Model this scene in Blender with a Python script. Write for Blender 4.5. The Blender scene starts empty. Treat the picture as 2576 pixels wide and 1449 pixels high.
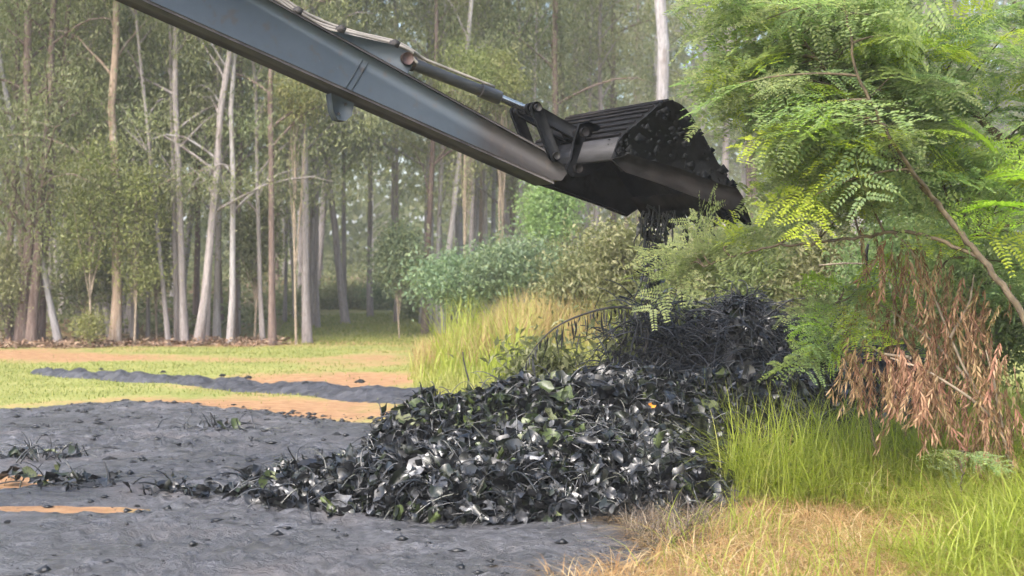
import bpy, math, random
import numpy as np
from mathutils import Vector, Matrix

# ------------------------------------------------------------------ camera, sky, sun, exposure
F, HX, HY, CH = 3539.0, 1288.0, 666.0, 1.7        # focal length / horizon in a 2576 px wide frame, camera height
scene = bpy.context.scene
COL = scene.collection
cam_d = bpy.data.cameras.new('camera'); cam = bpy.data.objects.new('camera', cam_d); COL.objects.link(cam)
cam.location = (0, 0, CH); cam.rotation_euler = (math.radians(90), 0, 0)
cam_d.sensor_width = 36; cam_d.lens = 36 * F / 2576.0
cam_d.shift_y = -(724.5 - HY) / 2576.0
cam_d.clip_end = 3000
cam_d.dof.use_dof = True; cam_d.dof.focus_distance = 10.3; cam_d.dof.aperture_fstop = 2.6
scene.camera = cam

SUN_EL, SUN_AZ = 46.0, 208.0                       # azimuth clockwise from +Y: behind the camera, to the left
world = bpy.data.worlds.new('World'); scene.world = world; world.use_nodes = True
wn = world.node_tree; bg = wn.nodes['Background']
sky = wn.nodes.new('ShaderNodeTexSky'); sky.sky_type = 'NISHITA'; sky.sun_disc = False
sky.sun_elevation = math.radians(SUN_EL); sky.sun_rotation = math.radians(SUN_AZ)
sky.air_density = 1.0; sky.dust_density = 4.5; sky.ozone_density = 0.5; sky.altitude = 300
wn.links.new(sky.outputs[0], bg.inputs[0]); bg.inputs[1].default_value = 0.15
sd = bpy.data.lights.new('sun', 'SUN'); sd.energy = 1.5; sd.angle = math.radians(18); sd.color = (1.0, 0.98, 0.94)
sun = bpy.data.objects.new('sun', sd); COL.objects.link(sun)
a = math.radians(SUN_AZ); e = math.radians(SUN_EL)
to_sun = Vector((math.sin(a) * math.cos(e), math.cos(a) * math.cos(e), math.sin(e)))
sun.rotation_euler = to_sun.to_track_quat('Z', 'Y').to_euler(); sun.location = to_sun * 60
vs = scene.view_settings
vs.view_transform = 'Standard'; vs.look = 'None'; vs.gamma = 1.0; vs.use_curve_mapping = False
vs.exposure = 1.9
scene.cycles.adaptive_threshold = 0.03
scene.cycles.max_bounces = 6; scene.cycles.transparent_max_bounces = 4
scene.cycles.diffuse_bounces = 3; scene.cycles.glossy_bounces = 2; scene.cycles.transmission_bounces = 3
scene.cycles.caustics_reflective = False; scene.cycles.caustics_refractive = False

rng = np.random.default_rng(7); random.seed(7)

# ------------------------------------------------------------------ helpers
def at(px, py, Y):
    return np.array(((px - HX) / F * Y, Y, CH - (py - HY) / F * Y))

def smooth(a0, a1, v):
    t = np.clip((v - a0) / (a1 - a0), 0, 1); return t * t * (3 - 2 * t)

def _hash(ix, iy, s):
    n = (ix * 374761393 + iy * 668265263 + s * 974711) & 0x7fffffff
    n = ((n ^ (n >> 13)) * 1274126177) & 0x7fffffff
    return ((n ^ (n >> 16)) & 0xffff) / 65535.0

def vnoise(x, y, s=0):
    x = np.asarray(x, float); y = np.asarray(y, float)
    ix = np.floor(x).astype(np.int64); iy = np.floor(y).astype(np.int64)
    fx = x - ix; fy = y - iy; fx = fx * fx * (3 - 2 * fx); fy = fy * fy * (3 - 2 * fy)
    a_ = _hash(ix, iy, s); b_ = _hash(ix + 1, iy, s); c_ = _hash(ix, iy + 1, s); d_ = _hash(ix + 1, iy + 1, s)
    return (a_ + (b_ - a_) * fx) * (1 - fy) + (c_ + (d_ - c_) * fx) * fy

def fbm(x, y, o=4, s=0):
    v = 0; amp = 0.5; t = 0
    for k in range(o):
        v = v + amp * vnoise(x, y, s + k); t += amp; amp *= 0.5; x = np.asarray(x) * 2.03; y = np.asarray(y) * 2.03
    return v / t

def ground_h(x, y):
    x = np.asarray(x, float); y = np.asarray(y, float)
    h = 0.10 * (fbm(x * 0.25, y * 0.25, 3, 3) - 0.5) * smooth(12, 20, y)
    h = h + 0.05 * (fbm(x * 1.1, y * 1.1, 3, 5) - 0.5) * smooth(9, 16, y)
    h = h + 0.42 * smooth(-2.2, 1.6, x) * smooth(15, 22, y)
    h = h + 0.15 * smooth(2.0, 3.5, x) * smooth(12, 9, y)
    h = h + 0.02 * np.clip(y - 32, 0, 60)
    return h

def gnd(px, py):
    Y = CH * F / (py - HY); return np.array(((px - HX) / F * Y, Y))

def mesh_np(name, V, faces, mats, smooth_=False, mat_idx=None, attrs=None):
    """faces: list of (m,k) int arrays"""
    me = bpy.data.meshes.new(name)
    V = np.ascontiguousarray(V, dtype=np.float32)
    me.vertices.add(len(V)); me.vertices.foreach_set('co', V.ravel())
    faces = [np.asarray(f, dtype=np.int32) for f in faces if len(f)]
    loops = np.concatenate([f.ravel() for f in faces])
    tot = np.concatenate([np.full(len(f), f.shape[1], np.int32) for f in faces])
    start = np.concatenate(([0], np.cumsum(tot)[:-1])).astype(np.int32)
    me.loops.add(len(loops)); me.loops.foreach_set('vertex_index', loops)
    me.polygons.add(len(tot)); me.polygons.foreach_set('loop_start', start); me.polygons.foreach_set('loop_total', tot)
    if smooth_: me.polygons.foreach_set('use_smooth', np.ones(len(tot), bool))
    if mat_idx is not None: me.polygons.foreach_set('material_index', np.asarray(mat_idx, np.int32))
    for m in (mats if isinstance(mats, (list, tuple)) else [mats]): me.materials.append(m)
    for k, v in (attrs or {}).items():
        at_ = me.attributes.new(k, 'FLOAT', 'POINT'); at_.data.foreach_set('value', np.asarray(v, np.float32))
    me.update(); me.validate(); return me

class MB:
    """collects shapes for one mesh"""
    def __init__(s): s.V = []; s.F = {3: [], 4: []}; s.n = 0; s.big = []
    def add(s, V, *fs):
        V = np.asarray(V, float)
        for f in fs:
            f = np.asarray(f)
            if f.size: s.F.setdefault(f.shape[1], []).append(f + s.n)
        s.V.append(V); s.n += len(V)
    def tube(s, P, R, sides=6, cap=True):
        P = np.asarray(P, float); n = len(P); R = np.broadcast_to(np.asarray(R, float), (n,))
        T = np.gradient(P, axis=0); T /= np.linalg.norm(T, axis=1)[:, None] + 1e-9
        ref = np.array((0, 0, 1.0)) if abs(T[:, 2]).mean() < 0.8 else np.array((1.0, 0, 0))
        A = np.cross(T, ref); A /= np.linalg.norm(A, axis=1)[:, None] + 1e-9; B = np.cross(T, A)
        th = np.linspace(0, 2 * math.pi, sides, endpoint=False)
        V = P[:, None, :] + R[:, None, None] * (np.cos(th)[None, :, None] * A[:, None, :] + np.sin(th)[None, :, None] * B[:, None, :])
        i = np.arange(n - 1)[:, None] * sides; j = np.arange(sides)[None, :]; k = (j + 1) % sides
        q = np.stack(((i + j), (i + k), (i + sides + k), (i + sides + j)), -1).reshape(-1, 4)
        s.add(V.reshape(-1, 3), q)
        if cap:
            base = s.n - n * sides
            for r0 in (0, (n - 1) * sides): s.big.append([base + r0 + jj for jj in range(sides)])
    def prism(s, P2, y0, y1):
        """profile in local x,z extruded along local y"""
        P2 = np.asarray(P2, float); n = len(P2)
        V = np.concatenate([np.column_stack((P2[:, 0], np.full(n, y), P2[:, 1])) for y in (y0, y1)])
        b = s.n
        i = np.arange(n); k = (i + 1) % n
        s.add(V, np.stack((i, k, n + k, n + i), -1))
        s.big.append([b + v for v in range(n)]); s.big.append([b + n + v for v in range(n)][::-1])
    def box(s, c, d, R=None):
        c = np.asarray(c, float); d = np.asarray(d, float) / 2
        V = np.array([(x, y, z) for x in (-1, 1) for y in (-1, 1) for z in (-1, 1)], float) * d
        if R is not None: V = V @ np.asarray(R).T
        s.add(V + c, [(0, 1, 3, 2), (4, 6, 7, 5), (0, 4, 5, 1), (2, 3, 7, 6), (0, 2, 6, 4), (1, 5, 7, 3)])
    def mesh(s, name, mats, smooth_=False, mat_idx=None):
        fs = [np.concatenate(v) for v in s.F.values() if v]
        for b in s.big: fs.append(np.array([b]))
        return mesh_np(name, np.concatenate(s.V), fs, mats, smooth_, mat_idx)

def link(name, data, parent=None, loc=None):
    o = bpy.data.objects.new(name, data); COL.objects.link(o)
    if parent is not None: o.parent = parent
    if loc is not None: o.location = loc
    return o

def tag(o, label=None, cat=None, group=None, kind=None):
    if label: o['label'] = label
    if cat: o['category'] = cat
    if group: o['group'] = group
    if kind: o['kind'] = kind
    return o

def unit(v):
    v = np.asarray(v, float); return v / (np.linalg.norm(v, axis=-1, keepdims=True) + 1e-9)

def leaf_quads(C, D, N, L, W, bend=0.15):
    """diamond leaves: base at C, along D, face normal ~N"""
    n = len(C); D = unit(D); S = unit(np.cross(D, N)); Nn = np.cross(S, D)
    L = np.broadcast_to(L, (n,))[:, None]; W = np.broadcast_to(W, (n,))[:, None]
    m = C + D * L * 0.45 + Nn * L * bend
    V = np.stack((C, m + S * W / 2, C + D * L, m - S * W / 2), 1).reshape(-1, 3)
    f = np.arange(n * 4).reshape(n, 4)
    return V, f

def blades(C, H, W, lean_dir, lean, seg=4):
    """grass blades as curved ribbons; C base points, lean_dir unit xy, lean = horizontal reach / height"""
    n = len(C); t = np.linspace(0, 1, seg + 1)
    D = np.column_stack((np.cos(lean_dir), np.sin(lean_dir), np.zeros(n)))
    side = np.column_stack((-np.sin(lean_dir + 0.9 * (rng.random(n) - .5)), np.cos(lean_dir + 0.9 * (rng.random(n) - .5)), np.zeros(n)))
    V = np.zeros((n, seg * 2 + 1, 3))
    for k, tt in enumerate(t):
        c = C + D * (H * lean * tt ** 1.9)[:, None] + np.array((0, 0, 1.0)) * (H * (tt - 0.45 * np.clip(lean, 0, 1.6) * tt ** 2.4))[:, None]
        w = (W * (1 - tt ** 1.6) * 0.5)[:, None]
        if k < seg: V[:, 2 * k] = c - side * w; V[:, 2 * k + 1] = c + side * w
        else: V[:, 2 * k] = c
    b = (np.arange(n) * (seg * 2 + 1))[:, None]
    q = np.concatenate([np.stack((b[:, 0] + 2 * k, b[:, 0] + 2 * k + 1, b[:, 0] + 2 * k + 3, b[:, 0] + 2 * k + 2), -1) for k in range(seg - 1)])
    tri = np.stack((b[:, 0] + 2 * seg - 2, b[:, 0] + 2 * seg - 1, b[:, 0] + 2 * seg), -1)
    return V.reshape(-1, 3), q, tri

# ------------------------------------------------------------------ materials
def nt(name):
    m = bpy.data.materials.new(name); m.use_nodes = True
    t = m.node_tree; return m, t, t.nodes['Principled BSDF'], t.nodes['Material Output']

def ramp(t, fac, stops):
    r = t.nodes.new('ShaderNodeValToRGB'); el = r.color_ramp.elements
    while len(el) < len(stops): el.new(0.5)
    for e_, (p, c) in zip(el, stops): e_.position = p; e_.color = (*c, 1)
    t.links.new(fac, r.inputs[0]); return r.outputs[0]

def noise(t, scale, detail=4, coord='Object', stretch=None, rough=0.55):
    tc = t.nodes.new('ShaderNodeTexCoord'); out = tc.outputs[coord]
    if stretch:
        mp = t.nodes.new('ShaderNodeMapping'); mp.inputs['Scale'].default_value = stretch
        t.links.new(out, mp.inputs[0]); out = mp.outputs[0]
    n = t.nodes.new('ShaderNodeTexNoise'); n.inputs['Scale'].default_value = scale; n.inputs['Detail'].default_value = detail
    n.inputs['Roughness'].default_value = rough
    t.links.new(out, n.inputs['Vector']); return n.outputs['Fac']

def math_(t, op, a_, b_=None):
    n = t.nodes.new('ShaderNodeMath'); n.operation = op
    for i, v in enumerate((a_, b_)):
        if v is None: continue
        if isinstance(v, (int, float)): n.inputs[i].default_value = v
        else: t.links.new(v, n.inputs[i])
    return n.outputs[0]

def mixc(t, fac, c1, c2):
    n = t.nodes.new('ShaderNodeMix'); n.data_type = 'RGBA'
    for sock, v in ((n.inputs[0], fac), (n.inputs[6], c1), (n.inputs[7], c2)):
        if isinstance(v, (int, float)): sock.default_value = v
        elif isinstance(v, tuple): sock.default_value = (*v, 1)
        else: t.links.new(v, sock)
    return n.outputs[2]

def bump(t, p, h, strength=0.5, dist=0.02):
    b = t.nodes.new('ShaderNodeBump'); b.inputs['Strength'].default_value = strength; b.inputs['Distance'].default_value = dist
    t.links.new(h, b.inputs['Height']); t.links.new(b.outputs[0], p.inputs['Normal'])

def attr(t, name):
    n = t.nodes.new('ShaderNodeAttribute'); n.attribute_name = name; return n.outputs['Fac']

def island(t):
    g = t.nodes.new('ShaderNodeNewGeometry'); o = t.nodes.new('ShaderNodeObjectInfo')
    return math_(t, 'FRACT', math_(t, 'ADD', g.outputs['Random Per Island'], o.outputs['Random']))

def leaf_mat(name, stops, trans=0.35, rough=0.5, spec=0.3, tcol=1.25, objvar=0.0):
    m, t, p, out = nt(name)
    c = ramp(t, island(t), stops)
    if objvar:
        o = t.nodes.new('ShaderNodeObjectInfo'); hs = t.nodes.new('ShaderNodeHueSaturation')
        t.links.new(c, hs.inputs['Color'])
        t.links.new(math_(t, 'ADD', math_(t, 'MULTIPLY', o.outputs['Random'], objvar), 1 - objvar / 2), hs.inputs['Value'])
        t.links.new(math_(t, 'ADD', math_(t, 'MULTIPLY', math_(t, 'FRACT', math_(t, 'MULTIPLY', o.outputs['Random'], 7.3)), 0.05), 0.475), hs.inputs['Hue'])
        c = hs.outputs[0]
    t.links.new(c, p.inputs['Base Color']); p.inputs['Roughness'].default_value = rough
    p.inputs['Specular IOR Level'].default_value = spec
    if trans:
        tr = t.nodes.new('ShaderNodeBsdfTranslucent')
        g = t.nodes.new('ShaderNodeVectorMath'); g.operation = 'MULTIPLY'; g.inputs[1].default_value = (tcol * 1.0, tcol * 1.1, tcol * 0.72)
        t.links.new(c, g.inputs[0]); t.links.new(g.outputs[0], tr.inputs[0])
        mx = t.nodes.new('ShaderNodeMixShader'); mx.inputs[0].default_value = trans
        t.links.new(p.outputs[0], mx.inputs[1]); t.links.new(tr.outputs[0], mx.inputs[2]); t.links.new(mx.outputs[0], out.inputs[0])
    return m

M = {}
M['euc'] = leaf_mat('eucalyptus_leaf', [(0, (.11, .125, .056)), (.5, (.18, .198, .095)), (.85, (.235, .25, .13)), (1, (.30, .29, .165))], .5, .45, .35, 1.4, .5)
M['euc_young'] = leaf_mat('young_leaf', [(0, (.16, .18, .06)), (.6, (.245, .26, .10)), (1, (.33, .32, .15))], .5, .5, .3, 1.3, .25)
M['shrub'] = leaf_mat('shrub_leaf', [(0, (.11, .125, .05)), (.6, (.19, .20, .09)), (1, (.27, .265, .14))], .35, .5, .3, 1.3, .35)
M['bluebush'] = leaf_mat('bluish_leaf', [(0, (.11, .16, .095)), (.6, (.18, .24, .14)), (1, (.26, .31, .16))], .4, .5, .3, 1.3, .2)
M['leuc'] = leaf_mat('feathery_leaf', [(0, (.17, .225, .10)), (.55, (.24, .30, .135)), (.85, (.285, .345, .15)), (1, (.34, .38, .15))], .55, .55, .25, 1.35, .3)
M['leuc_tip'] = leaf_mat('young_feathery_leaf', [(0, (.25, .35, .04)), (1, (.37, .45, .06))], .5, .5, .3, 1.3, .15)
M['dry'] = leaf_mat('dry_brown_leaf', [(0, (.14, .072, .042)), (.5, (.27, .155, .09)), (1, (.40, .265, .165))], .25, .7, .15, 1.1, .3)
M['grass'] = leaf_mat('tall_grass_blade', [(0, (.20, .24, .03)), (.5, (.30, .345, .05)), (.88, (.38, .41, .08)), (1, (.46, .40, .17))], .5, .45, .3, 1.2)
M['short'] = leaf_mat('short_grass_blade', [(0, (.14, .17, .035)), (.5, (.21, .24, .06)), (1, (.32, .29, .10))], .35, .6, .2, 1.1)
M['bank'] = leaf_mat('bank_grass_blade', [(0, (.24, .26, .06)), (.5, (.34, .345, .095)), (1, (.46, .41, .17))], .45, .55, .2, 1.1)
M['straw'] = leaf_mat('straw', [(0, (.22, .115, .05)), (.4, (.40, .245, .105)), (.8, (.50, .345, .165)), (1, (.60, .49, .30))], .25, .6, .25, 1.1)
M['orange_grass'] = leaf_mat('dry_tall_grass', [(0, (.32, .21, .10)), (.55, (.42, .32, .15)), (1, (.40, .42, .12))], .35, .7, .15, 1.1)
M['soiled'] = leaf_mat('soiled_stalk', [(0, (.05, .04, .035)), (.5, (.14, .11, .085)), (1, (.26, .22, .17))], .1, .7, .2)
M['litter'] = leaf_mat('fallen_leaf', [(0, (.12, .075, .05)), (.5, (.22, .14, .095)), (1, (.33, .25, .17))], 0, .8, .1)

def coated(name, stops, r0, r1, spec=.6, coat=0.0):
    m, t, p, out = nt(name)
    c = ramp(t, island(t), stops)
    n = noise(t, 22, 3)
    c = mixc(t, ramp(t, n, [(.50, (0, 0, 0)), (.64, (1, 1, 1))]), c, (.006, .0065, .008))
    t.links.new(c, p.inputs['Base Color'])
    g = t.nodes.new('ShaderNodeMapRange'); g.inputs[3].default_value = r0; g.inputs[4].default_value = r1
    t.links.new(noise(t, 9, 2), g.inputs[0]); t.links.new(g.outputs[0], p.inputs['Roughness'])
    p.inputs['Specular IOR Level'].default_value = spec
    p.inputs['Coat Weight'].default_value = coat; p.inputs['Coat Roughness'].default_value = .15
    return m
M['hy'] = coated('sludge_leaf_painted_glints', [(0, (.003, .0035, .005)), (.50, (.006, .007, .008)), (.62, (.012, .017, .008)), (.76, (.010, .0115, .012)), (.86, (.030, .032, .037)), (.95, (.085, .088, .097)), (1, (.13, .132, .14))], .2, .55, .6, .15)  # black sludge coat; palest grey stops paint sky highlights into the leaf colour
M['hy_green'] = coated('wet_green_leaf', [(0, (.013, .018, .012)), (.5, (.028, .042, .016)), (.85, (.07, .095, .026)), (1, (.15, .16, .09))], .3, .6, .4, .06)
M['hy_stem'] = coated('sludge_coated_stem', [(0, (.004, .0045, .006)), (.6, (.010, .011, .012)), (.85, (.05, .053, .055)), (1, (.13, .13, .10))], .2, .5, .6, .3)
M['orange_leaf'] = coated('orange_leaf', [(0, (.75, .27, .02)), (1, (.75, .27, .02))], .4, .6)
def plain(name, col, rough=.6, var=.3, scale=6, spec=.4, bmp=0.0, metal=0.0, stretch=None):
    m, t, p, out = nt(name)
    n = noise(t, scale, 5, 'Object', stretch)
    lo = tuple(v * (1 - var) for v in col); hi = tuple(min(1, v * (1 + var)) for v in col)
    t.links.new(ramp(t, n, [(.3, lo), (.7, hi)]), p.inputs['Base Color'])
    p.inputs['Roughness'].default_value = rough; p.inputs['Specular IOR Level'].default_value = spec; p.inputs['Metallic'].default_value = metal
    if bmp: bump(t, p, n, 1.0, bmp)
    return m
M['core'] = plain('black_sludge', (.006, .0065, .008), .45, .5, 12, .5, .02)
M['reed'] = coated('black_reed', [(0, (.003, .0035, .005)), (.7, (.008, .009, .012)), (.92, (.03, .032, .038)), (1, (.10, .10, .11))], .3, .6, .5)
M['twig'] = plain('twig_bark', (.10, .075, .048), .8, .5, 20)
M['twig_grey'] = plain('grey_twig', (.24, .19, .14), .8, .4, 20)
M['dark_stem'] = plain('dark_stem', (.03, .028, .028), .6, .4, 20)

def bark(name, light, dark, patch, amount):
    m, t, p, out = nt(name)
    n1 = noise(t, 3.0, 5, 'Object', (4, 4, .35)); n2 = noise(t, 1.6, 4, 'Object', (2, 2, .5)); n3 = noise(t, 14, 4, 'Object', (3, 3, .6))
    c = ramp(t, n1, [(.32, dark), (.62, light)])
    c = mixc(t, ramp(t, n2, [(amount, (0, 0, 0)), (amount + .12, (1, 1, 1))]), c, patch)
    t.links.new(c, p.inputs['Base Color']); p.inputs['Roughness'].default_value = .75
    p.inputs['Specular IOR Level'].default_value = .2
    c2 = mixc(t, ramp(t, n3, [(.36, (.75, .75, .75)), (.5, (0, 0, 0))]), c, tuple(v * .8 for v in dark)); t.links.new(c2, p.inputs['Base Color'])
    bump(t, p, n3, 1.0, .03); return m
M['bark_white'] = bark('pale_bark', (.40, .375, .37), (.25, .225, .22), (.17, .135, .118), .54)
M['bark_bright'] = bark('bright_pale_bark', (.32, .305, .31), (.21, .195, .20), (.15, .125, .115), .56)
M['bark_grey'] = bark('grey_bark', (.32, .285, .275), (.19, .165, .16), (.14, .108, .095), .54)
M['bark_tan'] = bark('tan_bark', (.36, .275, .21), (.22, .155, .11), (.38, .33, .29), .54)
M['bark_brown'] = bark('brown_bark', (.20, .15, .13), (.10, .066, .055), (.27, .23, .21), .6)

# ground -----------------------------------------------------------
def ground_mat():
    m, t, p, out = nt('ground_soil')
    soil = attr(t, 'soil'); n1 = noise(t, .9, 6); n2 = noise(t, 6, 5); n3 = noise(t, 30, 3)
    k = math_(t, 'ADD', soil, math_(t, 'MULTIPLY', math_(t, 'SUBTRACT', n1, .5), .9))
    k = math_(t, 'ADD', k, math_(t, 'MULTIPLY', math_(t, 'SUBTRACT', n2, .5), .7))
    earth = ramp(t, n2, [(.3, (.21, .115, .06)), (.55, (.29, .17, .09)), (.75, (.35, .225, .125))])
    grass = ramp(t, math_(t, 'ADD', math_(t, 'MULTIPLY', n3, .5), math_(t, 'MULTIPLY', n1, .5)), [(.3, (.13, .15, .04)), (.5, (.215, .225, .07)), (.72, (.33, .30, .12))])
    c = mixc(t, ramp(t, k, [(.32, (0, 0, 0)), (.72, (1, 1, 1))]), grass, earth)
    c = mixc(t, attr(t, 'forest'), c, ramp(t, n2, [(.3, (.08, .05, .03)), (.7, (.20, .12, .075))]))
    c = mixc(t, attr(t, 'stain'), c, (.045, .045, .045))
    t.links.new(c, p.inputs['Base Color']); p.inputs['Roughness'].default_value = .95; p.inputs['Specular IOR Level'].default_value = .1
    bump(t, p, math_(t, 'ADD', n2, math_(t, 'MULTIPLY', n3, .5)), .7, .03); return m
M['ground'] = ground_mat()
def mud_mat():
    m, t, p, out = nt('grey_sludge')
    n1 = noise(t, 1.3, 5); n2 = noise(t, 9, 8, 'Object', (1, 1.4, 1), .7); n3 = noise(t, 38, 5, 'Object', (.7, 1.3, 1), .65)
    c = ramp(t, n2, [(.34, (.016, .016, .018)), (.50, (.066, .066, .073)), (.70, (.155, .155, .17))])
    c = mixc(t, ramp(t, n3, [(.28, (.85, .85, .85)), (.44, (0, 0, 0))]), c, (.012, .012, .014))
    c = mixc(t, ramp(t, n3, [(.58, (0, 0, 0)), (.72, (.7, .7, .7))]), c, (.20, .20, .225))
    c = mixc(t, ramp(t, n1, [(.52, (0, 0, 0)), (.75, (.8, .8, .8))]), c, (.10, .082, .075))
    n4 = noise(t, .55, 4); c = mixc(t, ramp(t, n4, [(.40, (.65, .65, .65)), (.56, (0, 0, 0))]), c, mixc(t, n3, (.014, .014, .015), (.06, .06, .065)))
    t.links.new(c, p.inputs['Base Color'])
    g = t.nodes.new('ShaderNodeMapRange'); g.inputs[1].default_value = .38; g.inputs[2].default_value = .6; g.inputs[3].default_value = .16; g.inputs[4].default_value = .5
    t.links.new(n1, g.inputs[0]); t.links.new(g.outputs[0], p.inputs['Roughness'])
    p.inputs['Specular IOR Level'].default_value = .8
    bump(t, p, math_(t, 'ADD', n2, math_(t, 'MULTIPLY', n3, .8)), 1.0, .035); return m
M['mud'] = mud_mat()
M['ridge'] = plain('dark_sludge', (.035, .036, .042), .55, .6, 9, .5, .03)

# ------------------------------------------------------------------ the setting
def axis(lo, hi, fine_lo, fine_hi, step, grow=1.25):
    v = list(np.arange(fine_lo, fine_hi, step)); s = step; x = v[-1]
    while x < hi: s *= grow; x += s; v.append(x)
    s = step; x = v[0]; pre = []
    while x > lo: s *= grow; x -= s; pre.append(x)
    return np.array(pre[::-1] + v)

def grid_mesh(name, X, Y, Z, mat, attrs=None):
    nx, ny = X.shape[1], X.shape[0]
    V = np.column_stack((X.ravel(), Y.ravel(), Z.ravel()))
    i = np.arange(ny - 1)[:, None] * nx + np.arange(nx - 1)[None, :]
    q = np.stack((i, i + 1, i + nx + 1, i + nx), -1).reshape(-1, 4)
    return mesh_np(name, V, [q], mat, True, None, attrs)

def blob(x, y, px, py, sx, sy):
    g = gnd(px, py); return np.exp(-((x - g[0]) / sx) ** 2 - ((y - g[1]) / sy) ** 2)

def soil_mask(x, y):
    s = 0.28 + 0 * x
    for px, py, sx, sy, w in [(620, 1022, 1.9, .9, .75), (860, 960, 2.0, 1.4, .6), (820, 1045, .9, .5, .5), (990, 905, 1.5, 3.0, .45), (900, 965, 1.2, 1.3, .35),
                              (230, 900, 2.6, 1.0, .45), (60, 890, 2.2, 1.4, .4), (560, 915, 1.5, .9, .3), (650, 862, 4, 1.2, .5), (300, 870, 3, .8, .45),
                              (80, 1283, .8, .35, .7), (10, 1215, .5, .6, .7), (1800, 1420, 2.5, .8, .4),
                              (80, 970, 1.6, 1.6, -.5), (700, 890, 2.5, .8, -.4), (1150, 930, 1.4, 4, -.35), (400, 930, 1.6, 1.2, -.3), (150, 925, 3, 1.0, -.3)]:
        s = s + w * blob(x, y, px, py, sx, sy)
    return np.clip(s, 0, 1)

gx = axis(-420, 420, -10, 7, .16); gy = axis(-40, 900, 5, 36, .16)
GX, GY = np.meshgrid(gx, gy)
forest_m = smooth(29.5, 34, GY + 1.5 * (fbm(GX * .5, GY * .5, 3, 9) - .5) * 2) * (1 - np.exp(-((GX + 3.6 - .03 * (GY - 34)) / 3.4) ** 2) * smooth(58, 46, GY)) * .9
stain_m = blob(GX, GY, 1480, 1375, .9, .5) * .8 + blob(GX, GY, 1100, 1395, 1.3, .5) * .5
ground = link('ground', grid_mesh('ground', GX, GY, ground_h(GX, GY), M['ground'],
              {'soil': soil_mask(GX, GY).ravel(), 'forest': forest_m.ravel(), 'stain': np.clip(stain_m, 0, 1).ravel()}))
tag(ground, 'pale grass and orange earth clearing running back to the trees', 'ground', kind='structure')

def poly_sd(x, y, poly):
    """signed distance, positive inside"""
    d = np.full(x.shape, 1e9); ins = np.zeros(x.shape, bool); n = len(poly)
    for i in range(n):
        a_ = poly[i]; b_ = poly[(i + 1) % n]; ex, ey = b_[0] - a_[0], b_[1] - a_[1]
        t = np.clip(((x - a_[0]) * ex + (y - a_[1]) * ey) / (ex * ex + ey * ey + 1e-9), 0, 1)
        d = np.minimum(d, np.hypot(x - a_[0] - t * ex, y - a_[1] - t * ey))
        c = ((a_[1] > y) != (b_[1] > y)) & (x < ex * (y - a_[1]) / (ey + 1e-12) + a_[0]); ins ^= c
    return np.where(ins, d, -d)

MUD = [gnd(*p) for p in [(-900, 1040), (0, 1032), (230, 1022), (330, 1012), (520, 1030), (700, 1042), (930, 1068), (1150, 1085), (1500, 1100), (1900, 1120), (1900, 1220), (1740, 1330), (1640, 1400), (1540, 1470), (1440, 1700), (-900, 1900)]]
mx = np.arange(-7, 3.2, .032); my = np.arange(4.4, 17.6, .04)
MX, MY = np.meshgrid(mx, my)
sdm = poly_sd(MX, MY, MUD) + .55 * (fbm(MX * 1.4, MY * 1.1, 4, 21) - .5) + .25 * (fbm(MX * 5, MY * 4, 3, 22) - .5)
mz = .045 * np.clip(sdm / .35, -1.4, 1)
mz += .055 * (fbm(MX * 2.2 + MY * .5, MY * 3.0, 4, 31) - .5) + (.015 + .075 * smooth(.4, .7, fbm(MX * .9, MY * .9, 3, 34))) * (np.abs(fbm(MX * 7, MY * 9, 3, 33) - .5) * -2 + .3)
mz += .045 * (fbm(MX * 9 + MY * 2, MY * 12, 3, 35) - .5) * (.4 + 1.2 * smooth(.35, .65, fbm(MX * .7, MY * .7, 3, 36)))
for px, py, sx, sy, w in [(80, 1283, .75, .17, .13), (5, 1215, .35, .38, .13), (180, 1290, .4, .12, .06), (230, 1008, .9, .6, .03)]:
    mz -= w * blob(MX, MY, px, py, sx, sy) * (.5 + fbm(MX * 6, MY * 6, 3, 41))
mud = link('mud', grid_mesh('mud', MX, MY, ground_h(MX, MY) + mz, M['mud']))
tag(mud, 'broad wet sheet of grey sludge spread over the clearing', 'mud', kind='structure')

# crumbs and scraps strewn over the sludge (uncountable)
g = np.random.default_rng(19); n = 5200
C = np.column_stack((-5.5 + 7.5 * g.random(n), 6.8 + 10.2 * g.random(n)))
sdc = poly_sd(C[:, 0], C[:, 1], MUD); keep = (sdc > -.5) & (g.random(n) < .25 + .75 * smooth(.5, .7, fbm(C[:, 0] * 1.2, C[:, 1] * 1.2, 3, 92)) + (np.abs(sdc) < .35)); C = C[keep]; n = len(C)
kx = np.clip(((C[:, 0] - mx[0]) / .032).astype(int), 0, len(mx) - 1); ky = np.clip(((C[:, 1] - my[0]) / .04).astype(int), 0, len(my) - 1)
zc = np.maximum(ground_h(C[:, 0], C[:, 1]) + mz[ky, kx], ground_h(C[:, 0], C[:, 1]))
r = .005 + .03 * g.random(n) ** 4; OCT = np.array([(1, 0, 0), (0, 1, 0), (-1, 0, 0), (0, -1, 0), (0, 0, .8), (0, 0, -.6)], float)
V = (OCT[None] * r[:, None, None]) * (1 + .35 * g.normal(0, 1, (n, 6, 1))) * np.array((1.5, 1, .8)) + np.column_stack((C, zc + r * .3))[:, None, :]
OF = np.array([(0, 1, 4), (1, 2, 4), (2, 3, 4), (3, 0, 4), (1, 0, 5), (2, 1, 5), (3, 2, 5), (0, 3, 5)])
f = (OF[None] + (np.arange(n) * 6)[:, None, None]).reshape(-1, 3)
tag(link('mud_crumbs', mesh_np('mud_crumbs', V.reshape(-1, 3), [f], M['core'], True)), 'black crumbs of sludge strewn over the grey mud', 'crumbs', kind='stuff')
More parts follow.
